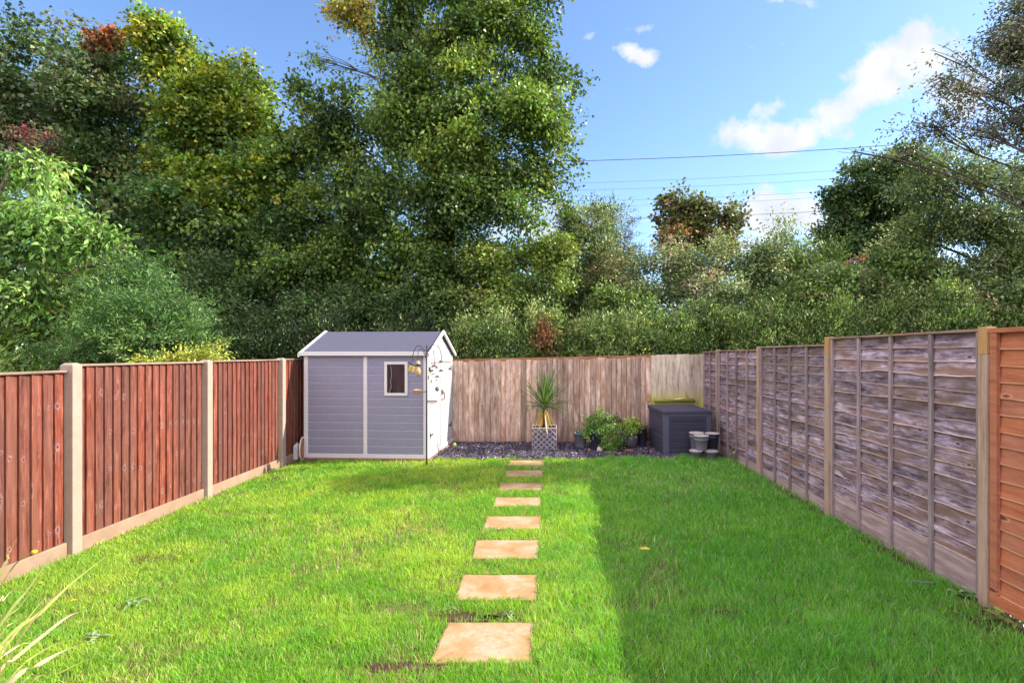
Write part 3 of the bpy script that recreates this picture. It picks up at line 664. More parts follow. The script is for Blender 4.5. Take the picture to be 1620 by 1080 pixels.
sb('gable_wall',M['door_white'],lambda mb:clad(mb,(0,.03),(0,DP-.03),(1,0),1.74,RZ-.05,.12,.5,gab),bevel=0)
# roof
def roof(mb):
    x0,x1=-LN-.06,.05; t=.03; ov=.07; s=(RZ-EZ)/(DP/2)
    for sg in (0,1):
        ye=-ov if sg==0 else DP+ov; ze=EZ-s*ov+.03; yr=DP/2; zr=RZ+.03
        a=[(x0,ye,ze),(x1,ye,ze),(x1,yr,zr),(x0,yr,zr)]
        lo=[(p[0],p[1],p[2]-t) for p in a]
        mb.hexa(lo+a if sg==0 else [lo[1],lo[0],lo[3],lo[2],a[1],a[0],a[3],a[2]],.5)
rf=sb('roof',M['roof_grey'],roof,bevel=.003)
for ya in (-.105,DP+.078): sb('eave_trim',M['white'],lambda mb:mb.box(-LN-.08,.07,ya,ya+.027,EZ-.038,EZ+.032,.4))
for x0,x1 in ((.052,.085),(-LN-.095,-LN-.062)):
    def barge(mb):
        s=(RZ-EZ)/(DP/2)
        for ye in (-.105,DP+.105):
            ze=EZ+.04-s*.08; zr=RZ+.055; yr=DP/2
            q=[(x0,ye,ze-.066),(x1,ye,ze-.066),(x1,yr,zr-.066),(x0,yr,zr-.066),(x0,ye,ze),(x1,ye,ze),(x1,yr,zr),(x0,yr,zr)]
            if ye>1: q=[q[i] for i in (3,2,1,0,7,6,5,4)]
            mb.hexa(q,.6)
    sb('barge_board',M['white'],barge)
for nm,(xa,xb,ya,yb) in {'a':(-.05,.022,-.03,.03),'b':(-LN-.022,-LN+.05,-.03,.03),'c':(-.05,.022,DP-.03,DP+.03),'d':(-LN-.022,-LN+.05,DP-.03,DP+.03)}.items():
    sb('corner_post',M['white'],lambda mb:mb.box(xa,xb,ya,yb,BZ,EZ-.03))
sb('centre_strip',M['white'],lambda mb:mb.box(-LN/2-.034,-LN/2+.034,-.028,0,BZ+.05,EZ-.05))
sb('bottom_rail',M['white'],lambda mb:(mb.box(-LN-.03,.03,-.034,.02,.045,BZ+.058,.5),mb.box(-.02,.036,.022,DP+.03,.045,BZ+.058,.5),mb.box(-LN-.036,-LN+.02,.022,DP+.03,.045,BZ+.058,.5)))
sb('timber_base',M['base_wood'],lambda mb:mb.box(-LN-.03,.075,-.035,DP+.05,-.03,.044))
def wf(mb):
    x0,x1,z0,z1=-.735,-.325,1.13,1.72; w=.048
    mb.box(x0,x1,-.04,-.013,z0,z0+w,.5);mb.box(x0,x1,-.04,-.013,z1-w,z1,.5);mb.box(x0,x0+w,-.04,-.013,z0+w,z1-w,.5);mb.box(x1-w,x1,-.04,-.013,z0+w,z1-w,.5)
wi=sb('window',M['white'],wf)
sb('pane',M['glass'],lambda mb:mb.box(-.687,-.373,-.022,-.018,1.178,1.672,.5),parent=wi,bevel=0)
sb('curtain_cord',M['rag'],lambda mb:mb.tube([(-.635,-.0225,1.67),(-.615,-.0225,1.58),(-.61,-.0225,1.48),(-.625,-.0225,1.38),(-.615,-.0225,1.28),(-.65,-.0225,1.19)],.0025,5),parent=wi,bevel=0)
sb('door_frame',M['door_white'],lambda mb:(mb.box(0,.028,.031,.12,BZ+.06,1.739,.5),mb.box(0,.028,DP-.12,DP-.031,BZ+.06,1.739,.5),mb.box(.012,.034,.12,DP-.12,1.70,1.76,.5)))
for s in (0,1):
    y0,y1=(.125,DP/2-.004) if s==0 else (DP/2+.004,DP-.125)
    def dr(mb):
        clad(mb,(0.0,y0+.05),(0.0,y1-.05),(1,0),BZ+.065,1.695,.1355,.5)
        mb.box(0,.026,y0,y0+.05,BZ+.062,1.695,.5); mb.box(0,.026,y1-.05,y1,BZ+.062,1.695,.5)
    d=sb('door',M['door_white'],dr,bevel=.003)
    hy=y0 if s==0 else y1; sg=1 if s==0 else -1
    for hz in (.42,1.56):
        sb('hinge',M['black'],lambda mb:(mb.box(.027,.034,hy-.03*sg if sg>0 else hy-.005,hy+.005 if sg>0 else hy+.03,hz-.055,hz+.055),mb.box(.027,.034,min(hy,hy+.17*sg),max(hy,hy+.17*sg),hz-.014,hz+.014)),parent=d,bevel=.002)
    if s==1:
        sb('handle',M['rust'],lambda mb:(mb.tube([(.03,y0+.03,1.13),(.075,y0+.03,1.12),(.075,y0+.03,1.0),(.03,y0+.03,.98)],.011,8),mb.box(.027,.05,y0+.0,y0+.06,1.09,1.17)),parent=d,bevel=0)

# ------------------------------------------------------------------ bird feeder pole and what hangs on it
bp=Vector((-1.995,8.47,0)); Y0=8.47
def bpt(px,py,dy=0): return P(px,py,Y0+dy)-bp
BPo=empty('bird_feeder_pole',bp,label='thin black bird feeder pole with curled hooks at the shed corner',cat='bird feeder pole')
mb=MB(); mb.tube([(0,0,-.05),(0,0,2.0)],.013,10,.5); mb.build('pole',M['black'],BPo,smooth=True)
def hook(pts,dy,r=.0055):
    q=[bpt(px,py,dy*i/(len(pts)-1)) for i,(px,py) in enumerate(pts)]
    out=[]
    for i in range(len(q)-1):
        a=q[max(i-1,0)];b=q[i];c=q[i+1];d=q[min(i+2,len(q)-1)]
        for k in range(5):
            s=k/5; out.append(.5*((2*b)+(c-a)*s+(2*a-5*b+4*c-d)*s*s+(3*b-a-3*c+d)*s**3))
    out.append(q[-1]); mb=MB(); mb.tube(out,r,6,.5); return mb.build('hook',M['black'],BPo,smooth=True)
hook([(674.5,563),(671,553),(665,547),(659,548),(655,555),(653,564),(654,569),(652,570)],.0)
hook([(674.5,568),(670,556),(665,551),(661.5,557),(662,566),(660.5,570)],-.12)
hook([(675.5,562),(678,553),(682,551),(686,556),(687,568),(687.5,575),(686,577)],.10)
hook([(675.5,558),(681,548),(688,545),(694,549),(697.5,558),(698.5,568),(697,570)],-.05)
mb=MB(); cpt=bpt(683.5,634); 
for k in range(24):
    a0=2*math.pi*k/24; a1=2*math.pi*(k+1)/24
    pa=[cpt+Vector((.085*math.cos(a),.075*math.sin(a),0)) for a in (a0,a1)]
    mb.tube(pa,.006,5,.5)
    if k%3==0: mb.tube([cpt+Vector((.08*math.cos(a0),.07*math.sin(a0),.0)),cpt+Vector((.07*math.cos(a0),.06*math.sin(a0),-.03))],.004,4,.5)
mb.lathe([(.001,-.032),(.06,-.032),(.06,-.028),(.001,-.028)],20,cpt,.5); mb.build('tray_ring',M['rust'],BPo)
mb=MB(); mb.tube([(0,0,bpt(0,619).z),bpt(668,620)],.006,6,.5); mb.build('arm',M['black'],BPo)
# dish
c0=P(660,619.5,Y0); mb=MB(); mb.lathe([(.001,-.032),(.055,-.03),(.078,.03),(.084,.034),(.078,.036),(.05,-.024),(.001,-.026)],28,(0,0,0),.5)
tag(mb.build('feeding_dish',M['pink'],loc=c0,smooth=True),'shallow pink plastic dish on the feeder pole left of the shed corner','dish')
# yellow seed block with black bar
c0=P(651,583,Y0); th=empty('seed_feeder',c0,label='yellow seed block hanging under a tilted black bar by the shed window',cat='bird feeder')
mb=MB(); R_=Matrix.Rotation(math.radians(18),3,'Y')@Matrix.Rotation(.5,3,'Z')
pts8=[Vector(p) for p in ((-.045,-.04,-.05),(.04,-.045,-.055),(.045,.04,-.05),(-.04,.045,-.05),(-.04,-.04,.045),(.045,-.04,.05),(.04,.04,.045),(-.045,.035,.05))]
mb.hexa([R_@p for p in pts8],.5); mb.build('seed_block',M['yellow'],th,bevel=.012)
mb=MB(); mb.tube([Vector((-.045,0,.105)),Vector((.06,0,.035))],.011,8,.5); mb.tube([Vector((0,0,.04)),Vector((.0,0,.085)),P(653,570,Y0)-c0],.002,4,.5); mb.build('hanging_bar',M['black'],th)
# wicker pouch
c0=P(661.5,586,Y0-.1); th=empty('wicker_feeder',c0,label='straw coloured woven bird pouch hanging from the pole hook',cat='bird feeder')
mb=MB(); mb.lathe([(.002,-.11),(.03,-.08),(.05,-.03),(.048,.01),(.03,.04),(.02,.06),(.036,.09),(.04,.12),(.025,.15),(.004,.165)],18,(0,0,0),.5); mb.build('pouch',M['wicker'],th,smooth=True)
mb=MB(); mb.lathe([(.037,.075),(.044,.082),(.044,.10),(.037,.108)],18,(0,0,0),.5); mb.build('opening_band',M['black'],th,smooth=True)
mb=MB(); mb.tube([(0,0,.16),P(661,571,Y0-.1)-c0],.002,4,.5); mb.build('string',M['string'],th)
def chime(name,label,top,pieces,dy):
    c0=P(*top,Y0+dy); r=empty(name,c0,label=label,cat='wind chime'); n=0
    low=max(p[1] for p in pieces)
    mb=MB()
    for k,(px,py,w,h,kind) in enumerate(pieces):
        c=P(px,py,Y0+dy)-c0; s=(Y0)/F; m=MB(); hw=w*s/2; hh=h*s/2
        if kind=='plate':
            m.hexa([(c.x-hw,-.035,c.z-hh),(c.x+hw,-.03,c.z-hh*.6),(c.x+hw*.9,.035,c.z-hh*.6),(c.x-hw,.03,c.z-hh),(c.x-hw*.5,-.02,c.z+hh),(c.x+hw*.4,-.02,c.z+hh),(c.x+hw*.35,.02,c.z+hh),(c.x-hw*.4,.02,c.z+hh)])
        elif kind=='stone':
            m.lathe([(.004,-hh),(hw*.7,-hh*.7),(hw,0),(hw*.75,hh*.65),(.004,hh)],14,c)
        else: m.box(c.x-hw,c.x+hw,-.006,.006,c.z-hh,c.z+hh)
        m.build('slate_piece',M['slate' if (k%2) else 'slate_red'],r,bevel=.003)
        prev=Vector((0,0,0)) if k==0 else Vector((c.x*.4,0,0)); mb.tube([prev,c],.0012,4,.5)
    mb.build('string',M['string'],r)
chime('wind_chime','longer mobile of slate pieces and a round stone before the shed doors',(686.5,576),[(687,578.5,9,4,'plate'),(691,581,4,4,'plate'),(685.5,592,7,2,'plate'),(692,595.5,8,4,'plate'),(691,601,3,2,'stone'),(691.5,615,7,8,'stone'),(679,584,2,8,'strip'),(678,597,1.6,7,'strip'),(682,603,1.5,6,'strip')],.10)
chime('wind_chime','shorter two tier slate mobile on the outermost right hook of the pole',(697.5,569),[(698,572,8.5,4,'plate'),(698,586,8,4,'plate'),(696,572.6,4,3,'plate')],-.05)
# things left of the shed
c0=(-4.335,8.86,0); th=empty('white_container',c0,label='slim white plastic container on the soil between fence and shed',cat='container')
mb=MB(); mb.box(-.038,.038,-.06,.06,.03,.27,.5); mb.hexa([(-.038,-.06,.27),(.038,-.06,.27),(.038,.06,.27),(-.038,.06,.27),(-.02,-.03,.30),(.02,-.03,.30),(.02,.03,.30),(-.02,.03,.30)],.5); mb.build('body',M['white'],th,bevel=.01)
mb=MB(); mb.lathe([(.016,.30),(.016,.32),(.001,.321)],14,(0,0,0),.5); mb.build('cap',M['white'],th,smooth=True)
c0=(-4.245,8.86,.215); th=empty('round_tray',c0,.22,label='white rimmed brown round tray standing on edge by the shed corner',cat='tray')
Mr=Matrix.Rotation(math.radians(90),3,'Y'); mb=MB(); mb.lathe([(.182,0),(.205,.0),(.205,.012),(.192,.015),(.182,.012)],36,(0,0,0),.5,Mr); mb.build('rim',M['white'],th,smooth=True)
mb=MB(); mb.lathe([(.001,.004),(.184,.004),(.184,.0125),(.001,.0125)],36,(0,0,0),.5,Mr); mb.build('plate',M['terracotta'],th)
mb=MB(); bm_r=.033; mb.lathe([(bm_r*math.sin(math.pi*k/12)+.0001,-bm_r*math.cos(math.pi*k/12)) for k in range(13)],22,(0,0,0),.5)
tag(mb.build('tennis_ball',M['ball'],loc=(-1.84,10.15,.06),smooth=True),'small yellow green ball on the slate by the shed','ball')

# ------------------------------------------------------------------ planter + cordyline
pc=Vector((-.06,9.96,0)); PL=empty('square_planter',pc,label='square purple grey planter with pale diamond lattice',cat='planter')
w0,w1,hh=.225,.215,.43
mb=MB(); mb.hexa([(-w0,-w0,.02),(w0,-w0,.02),(w0,w0,.02),(-w0,w0,.02),(-w1,-w1,hh),(w1,-w1,hh),(w1,w1,hh),(-w1,w1,hh)],.5); mb.build('body',M['planter'],PL,bevel=.005)
mb=MB(); g=4; st=2*w1/g; rows=4; sh=(hh-.03)/rows
for face in range(4):
    Rm=Matrix.Rotation(face*math.pi/2,3,'Z')
    for i in range(-rows,g+1):
        for sg in (1,-1):
            a=(i*st-w1,.025); b=((i+rows)*st-w1,.025+rows*sh)
            lo,hi=a,b
            x0,z0=a;x1,z1=b
            if x0<-w1: f=(-w1-x0)/(x1-x0); x0,z0=-w1,z0+(z1-z0)*f
            if x1>w1: f=(w1-a[0])/(b[0]-a[0]); x1,z1=w1,a[1]+(b[1]-a[1])*f
            if x1-x0<.01: continue
            off=w0+.004+.003*(sg>0)
            A=Rm@Vector((sg*x0,-off,z0)); B=Rm@Vector((sg*x1,-off+.008,z1)); mb.tube([A,B],.008,4,.5)
for z in (.025,hh): 
    q=[Vector((a*w0,b*w0,z)) for a,b in ((-1,-1),(1,-1),(1,1),(-1,1),(-1,-1))]
    for i in range(4): mb.tube([q[i]*1.02,q[i+1]*1.02],.011,4,.5)
mb.build('lattice',M['lattice'],PL)
mb=MB(); mb.box(-w1+.02,w1-.02,-w1+.02,w1-.02,hh,hh+.012,.5); mb.build('soil',M['soil'],PL)
def colmesh(mb,name,cols,mat,parent):
    o=mb.build(name,mat,parent); at_=o.data.attributes.new('lcol','FLOAT_COLOR','FACE')
    v=np.array(mb.a); C=np.ones((len(v),4),np.float32); cc=np.array(cols); 
    idx=np.clip((v*len(cc)).astype(int),0,len(cc)-1); C[:,:3]=cc[idx]*(0.8+.4*((v*97)%1))[:,None]
    at_.data.foreach_set('color',C.ravel()); return o
CO=empty('cordyline_plant',pc+Vector((0,0,hh)),label='spiky green cordyline with drooping yellow old leaves in the lattice planter',cat='plant')
mb=MB(); mb.tube([(0,0,0),(.01,0,.2),(0,0,.46)],[.035,.03,.028],10,.5); mb.build('stem',M['bark'],CO,smooth=True)
mb=MB()
for i in range(95):
    ph=random.uniform(0,6.283); el=math.radians(90-92*(i/95)**.85+random.uniform(-8,8)); L=random.uniform(.58,.88)*(1 if el>.6 else .85)
    d=Vector((math.cos(ph)*math.cos(el),math.sin(ph)*math.cos(el),math.sin(el))); b0=Vector((0,0,.36+.10*i%1*.1+random.uniform(-.03,.05)))
    dr=.12*(1.2-el)*L+.03; pts_=[b0+d*L*s-Vector((0,0,dr*s**2.5)) for s in [k/7 for k in range(8)]]
    mb.ribbon(pts_,[.012,.024,.030,.030,.027,.021,.012,.001],fold=.25)
colmesh(mb,'green_leaves',[(.05,.10,.035),(.08,.17,.05),(.14,.25,.06)],M['leaf_gloss'],CO)
mb=MB()
for i in range(32):
    ph=random.uniform(0,6.283); L=random.uniform(.35,.6); d=Vector((math.cos(ph),math.sin(ph),0)); b0=Vector((0,0,.34+random.uniform(-.04,.03)))
    rr=random.uniform(.08,.40)
    pts_=[b0+d*rr*s**.9+Vector((0,0,-L*s**1.25)) for s in [k/7 for k in range(8)]]
    mb.ribbon(pts_,[.012,.018,.021,.020,.018,.014,.009,.001],fold=.2)
colmesh(mb,'old_leaves',[(.55,.33,.10),(.50,.42,.12),(.38,.34,.08),(.60,.42,.20)],M['leaf_gloss'],CO)

# ------------------------------------------------------------------ pots and plants
def pot(name,label,c,r,h,mat,soil='soil',taper=.74,rim=.018,round_=False,group=None,cat='plant pot',rim2=False):
    o=empty(name,c,label=label,cat=cat,group=group)
    mb=MB()
    if round_: prof=[(r*.5,0),(r*.62,.01),(r*.9,h*.35),(r*1.02,h*.6),(r*.96,h*.85),(r*.9,h*.93),(r*1.0,h*.95),(r*1.0,h),(r*.88,h),(r*.86,h*.88)]
    else:
        rb=r*taper; prof=[(rb*.96,0),(rb,.008),(r*.95,h-rim*1.6),(r*1.03,h-rim*1.5),(r*1.05,h-.003),(r*1.03,h),(r*.95,h),(r*.93,h-.03)]
    mb.lathe(prof,32,(0,0,0),.5)
    if rim2: mb.lathe([(r*.93,h-.075),(r*1.0,h-.072),(r*1.02,h-.045),(r*.96,h-.043)],32,(0,0,0),.9)
    mb.build('body',M[mat],o,smooth=False,bevel=0)
    if soil=='dry_soil':
        mb=MB(); mb.lathe([(r*.95,h-.004),(r*1.055,h-.006),(r*1.06,h+.004),(r*1.0,h+.007),(r*.95,h+.004)],32,(0,0,0),.5); mb.build('rim',M['dry_soil'],o)
    dz_=.018 if soil=='dry_soil' else 0
    mb=MB(); mb.lathe([(.001,h-.028),(r*.92,h-.028+dz_),(r*.9,h-.02+dz_),(r*.5,h-.012+dz_),(.001,h-.01+dz_)],24,(0,0,0),.5); mb.build('compost',M[soil],o)
    for ch in o.children:
        pl=ch.data.polygons; pl.foreach_set('use_smooth',[len(p.vertices)<5 for p in pl])
    return o
def plant(name,label,c,blobs,nl,leaf,pal,mat='leaf',stems=8,**kw):
    o=empty(name,c,label=label,cat='plant'); 
    kw.setdefault('clump',.09); kw.setdefault('bright',1.05); C,p,bi,R=crown('leaves',[(Vector(b[:3]),b[3],b[4],b[5]) for b in blobs],nl,leaf,pal,o,mat=mat,**kw)
    mb=MB()
    for j in range(stems*len(blobs)):
        k=random.randrange(len(p)); q=Vector(p[k]); mb.tube([Vector((random.uniform(-.03,.03),random.uniform(-.03,.03),-.02)),Vector((q.x*.5,q.y*.5,q.z*.65)),q],[.006,.004,.002],4,random.random(),cap=False)
    mb.build('stems',M['moss_wood'],o); return o
GZ=.02
pot('plant_pot','mid grey plastic pot with a teal handled tool, leftmost of the row',(.65,10.05,GZ),.135,.29,'pot_grey')
tl=empty('hand_trowel',(.62,10.03,.26),label='teal handled hand tool lying in the leftmost grey pot',cat='garden tool')
mb=MB(); mb.tube([(-.06,-.03,.09),(0,0,.03),(.06,.02,0)],[.02,.024,.016],8,.5); mb.build('handle',M['teal'],tl,smooth=True)
mb=MB(); mb.hexa([(.05,-.015,-.01),(.13,-.01,-.02),(.13,.04,-.02),(.05,.03,-.01),(.05,-.015,-.004),(.13,-.01,-.014),(.13,.04,-.014),(.05,.03,-.004)],.5); mb.build('blade',M['slate'],tl)
plant('wispy_plant','wispy thin brownish green plant in the leftmost grey pot',(.65,10.08,.30),[(0,.02,.12,.13,.1,.14)],260,(.035,.012),[((.12,.14,.05),2),((.22,.10,.06),1)],per=8,spray=.12)
po=pot('plant_pot','dark navy plastic pot with a white round sticker',(.94,9.86,GZ),.138,.33,'pot_dark',taper=.82)
mb=MB(); Mr=Matrix.Rotation(math.radians(90),3,'X'); mb.lathe([(.001,0),(.02,0),(.02,.003),(.001,.003)],16,(.035,-.118,.06),.5,Mr); mb.build('sticker',M['white'],po)
GP=[((.07,.16,.03),3),((.12,.26,.05),3),((.18,.30,.07),1.2),((.05,.10,.03),1)]
plant('bushy_plant','tall bushy green plant in the dark navy pot with the sticker',(.96,9.88,.33),[(.02,0,.20,.19,.16,.18),(-.08,0,.08,.12,.12,.09),(.12,0,.34,.12,.1,.12),(-.02,0,.46,.06,.06,.08)],3000,(.055,.018),GP,per=12,spray=.15,droop=.5)
pot('plant_pot','low shallow brown pot under the sprawling plant at the front',(1.16,9.62,GZ),.11,.07,'soil',taper=.85)
plant('sprawling_plant','lower sprawling feathery green plant in front of the pots',(1.18,9.64,.08),[(.0,0,.16,.13,.12,.14),(.12,-.02,.08,.17,.13,.08),(.02,.05,.36,.13,.12,.12),(.16,0,.24,.1,.1,.08)],2800,(.05,.016),GP,per=12,spray=.15,droop=.6)
pot('plant_pot','small dark pot mostly hidden behind the sprawling plant',(1.45,10.12,GZ),.10,.24,'pot_dark')
plant('rosette_succulent','greyish green rosette plant with bare stems behind the bushy plant',(1.32,10.18,.25),[(.03,0,.30,.15,.1,.12),(-.04,0,.2,.1,.08,.08)],500,(.05,.022),[((.13,.16,.09),2),((.20,.19,.13),1)],per=14,spray=.05,droop=-.3)
pot('plant_pot','rounded glazed purple grey pot with bright green plant',(1.62,9.95,GZ),.135,.28,'pot_glaze',round_=True)
plant('leafy_plant','small bright yellow green leafy plant in the rounded glazed pot',(1.62,9.95,.27),[(0,0,.14,.15,.13,.13),(.06,0,.25,.08,.07,.09),(-.1,0,.2,.07,.07,.1)],800,(.06,.028),[((.16,.30,.05),3),((.26,.36,.07),2),((.09,.18,.04),1)],per=9,spray=.12)
pot('plant_pot','tall black pot in the shade beside the storage box',(1.87,10.12,GZ),.10,.38,'pot_dark',taper=.8)
plant('withered_plant','brown withered plant in shade between tall black pot and storage box',(1.93,10.3,.1),[(.02,0,.18,.14,.1,.2)],500,(.05,.02),[((.12,.05,.035),2),((.07,.04,.03),1)],per=8,spray=.15)
mb=MB(); mb.lathe([(.001,0),(.06,0),(.085,.018),(.08,.02),(.055,.007),(.001,.007)],24,(0,0,0),.5)
tag(mb.build('saucer',M['terracotta'],loc=(1.53,9.6,.035),smooth=True),'small terracotta saucer on the slate before the glazed pot','saucer')
def rock(mb,c,r,sq=(1,1,.6),seed=0):
    n=12;vs=[];fs=[];m=7
    for i in range(m+1):
        for k in range(n):
            a=math.pi*i/m;b=2*math.pi*k/n; d=Vector((math.sin(a)*math.cos(b),math.sin(a)*math.sin(b),math.cos(a)))
            q=d*(1+.45*noise.noise(d*1.6+Vector((seed,seed,0)))); vs.append(Vector((q.x*sq[0],q.y*sq[1],q.z*sq[2]))*r+Vector(c))
    for i in range(m):
        for k in range(n): fs.append((i*n+k,(i+1)*n+k,(i+1)*n+(k+1)%n,i*n+(k+1)%n))
    mb.add(vs,fs,.5)
for lab,c,r,mt,sq in (('off white angular stone leaning beside the dark navy pot',(.98,9.58,.05),.07,'rag',(.8,.5,.9)),('flat pale stone lying under the shallow brown pot',(1.17,9.48,.03),.09,'rag',(1.3,.6,.25)),('small orange stone at the front of the sprawling plant',(1.32,9.35,.035),.035,'terracotta',(1.2,.8,.6)),('small rusty stone between the grey and navy pots',(.80,9.7,.035),.032,'terracotta',(1.2,.8,.7))):
    mb=MB(); rock(mb,(0,0,0),r,sq,random.random()*9); tag(mb.build('stone',M[mt],loc=c,smooth=True),lab,'stone')
# five nursery pots by the box
g='grey nursery pots stacked by the storage box'
pot('nursery_pot','lower left grey nursery pot standing on the lawn edge',(2.555,8.80,0),.108,.195,'pot_grey','dry_soil',group=g)
pot('nursery_pot','lower right grey nursery pot nearest the right fence',(2.815,8.80,0),.108,.19,'pot_grey','dry_soil',group=g)
pot('nursery_pot','grey nursery pot balanced in front across the two lower pots',(2.655,8.83,.197),.122,.25,'pot_grey','dry_soil',group=g,rim2=True)
pot('nursery_pot','tall grey nursery pot at the back left of the pile',(2.64,9.06,0),.125,.46,'pot_grey','dry_soil',group=g,taper=.6,rim2=True)
pot('nursery_pot','tall darker nursery pot at the back right of the pile',(2.91,9.04,0),.12,.455,'pot_dark','dry_soil',group=g,taper=.6,rim2=True)

# ------------------------------------------------------------------ storage box
SB=empty('storage_box',(2.12,9.28,0),math.radians(5),label='dark charcoal plank effect garden storage box in the right back corner',cat='storage box')
bw,bd,bh=.87,.98,.80
def sbx(name,mat,f,bevel=.004,parent=SB):
    mb=MB(); f(mb); return mb.build(name,M[mat],parent,bevel=bevel)
def planks(mb,p0,p1,nv):
    clad(mb,p0,p1,nv,.04,bh-.03,.105,None)
sbx('front_panel','box',lambda mb:planks(mb,(.075,.012),(bw-.075,.012),(0,-1)),.001)
sbx('side_panel','box',lambda mb:planks(mb,(.012,.075),(.012,bd-.075),(-1,0)),.001)
sbx('side_panel','box',lambda mb:planks(mb,(bw-.012,.075),(bw-.012,bd-.075),(1,0)),.001)
sbx('back_panel','box',lambda mb:planks(mb,(.075,bd-.012),(bw-.075,bd-.012),(0,1)),.001)
for a,b in ((0,0),(bw-.078,0),(0,bd-.078),(bw-.078,bd-.078)):
    sbx('corner_post','boxtrim',lambda mb:mb.box(a-.008,a+.086,b-.008,b+.086,0.0,bh-.028),.006)
sbx('top_frame','boxtrim',lambda mb:(mb.box(.08,bw-.08,-.012,.014,bh-.075,bh-.029),mb.box(.08,bw-.08,-.01,.014,.0,.045)),.003)
sbx('lid','box',lambda mb:mb.hexa([(-.03,-.035,bh-.027),(bw+.03,-.035,bh-.027),(bw+.03,bd+.02,bh-.027),(-.03,bd+.02,bh-.027),(-.025,-.03,bh+.018),(bw+.025,-.03,bh+.018),(bw+.025,bd+.01,bh+.04),(-.025,bd+.01,bh+.04)],.8),.008)
sbx('handle','pot_dark',lambda mb:mb.box(.16,bw-.16,-.022,-.006,bh-.165,bh-.145),.004)

# ------------------------------------------------------------------ small things on the lawn
mb=MB(); lp_=P(1020,877,GY(877)); mb.add([(-.05,0,0),(-.02,-.022,.008),(.035,-.018,.006),(.055,.005,0),(.02,.03,.012),(-.025,.025,.01),(0,0,.004)],[(0,1,6),(1,2,6),(2,3,6),(3,4,6),(4,5,6),(5,0,6)],.5)
tag(mb.build('fallen_leaf',M['petal'],loc=(lp_.x,lp_.y,.05)),'single yellow fallen leaf on the shaded lawn','leaf')
def flower(px,py,z,lab,stem=None):
    Y=(CH-z)*F/(py-HY); c=P(px,py,Y); o=empty('dandelion_flower',(c.x,c.y,0),label=lab,cat='flower',group='yellow dandelion flowers in the lawn')
    mb=MB()
    for ring,(r,zz) in enumerate(((.017,.0),(.011,.004))):
        for k in range(12):
            a=2*math.pi*k/12+ring*.2; d=Vector((math.cos(a),math.sin(a),.25)); s=Vector((-math.sin(a),math.cos(a),0))*.0045
            b=Vector((0,0,z+zz)); mb.add([b,b+d*r*.7-s,b+d*r,b+d*r*.7+s],[(0,1,2,3)],random.random())
    mb.build('petals',M['petal'],o); mb=MB(); mb.tube([(0,0,0),(.004,.002,z*.5),(0,0,z)],.0018,5,.5); mb.build('stem',M['moss_wood'],o)
flower(65,922,.05,'yellow dandelion flower closest to the gravel board'); flower(117,949,.05,'yellow dandelion flower in the lawn beside the arching grass leaves'); flower(284,880,.05,'yellow dandelion flower furthest right in the sunny lawn')
def weed(px,py,r,n,lab,nm='broadleaf_weed',pal=((.16,.27,.10),(.24,.36,.14),(.33,.44,.22)),z=.03):
    c=P(px,py,GY(py)); mb=MB()
    for k in range(n):
        a=random.uniform(0,6.28); L=r*random.uniform(.6,1.1); e=random.uniform(.15,.8); d=Vector((math.cos(a)*math.cos(e),math.sin(a)*math.cos(e),math.sin(e)))
        o_=Vector((random.uniform(-r,r)*.5,random.uniform(-r,r)*.4,0)); pts_=[o_+d*L*s-Vector((0,0,.5*L*s*s)) +Vector((0,0,.01)) for s in (0,.25,.5,.75,1)]
        mb.ribbon(pts_,[L*.05,L*.22,L*.3,L*.22,.002],fold=.15)
    o=colmesh(mb,nm,pal,M['leaf'],None); o.location=(c.x,c.y,z*.5); return tag(o,lab,'weed')
weed(215,958,.11,16,'grey green weed rosette in the lawn below the second fence post')
weed(150,1015,.09,14,'pale weed among the arching grass leaves near the bottom left')
weed(715,967,.06,8,'small weed left of the gap before the nearest slab'); weed(806,977,.06,9,'round leaved weed above the nearest paving slab')
weed(771,776,.10,10,'pale weed tuft left of the sixth slab'); weed(773,889,.05,7,'tiny weed at the near edge of the third slab')
weed(1530,945,.12,22,'small weeds at the foot of the lap fence near the camera'); weed(1597,985,.14,26,'weeds and moss at the foot of the orange fence panel',pal=((.18,.22,.05),(.24,.28,.08),(.10,.14,.05)))
weed(1166,731,.16,10,'green weed growing against the right fence behind the pots',z=.3); weed(455,728,.2,30,'climbing weeds on the soil left of the shed',z=.2)
weed(432,745,.12,14,'weeds at the foot of the third concrete post')
c=P(1455,929,GY(929)); mb=MB(); mb.ribbon([(-.14,.02,.045),(-.05,.0,.05),(.05,-.01,.047),(.14,.0,.04)],[.01,.03,.03,.008],fold=.1)
tag(mb.build('plastic_strip',M['pot_grey'],loc=(c.x,c.y,0)),'thin grey strip lying in the shaded grass near the right fence','strip')

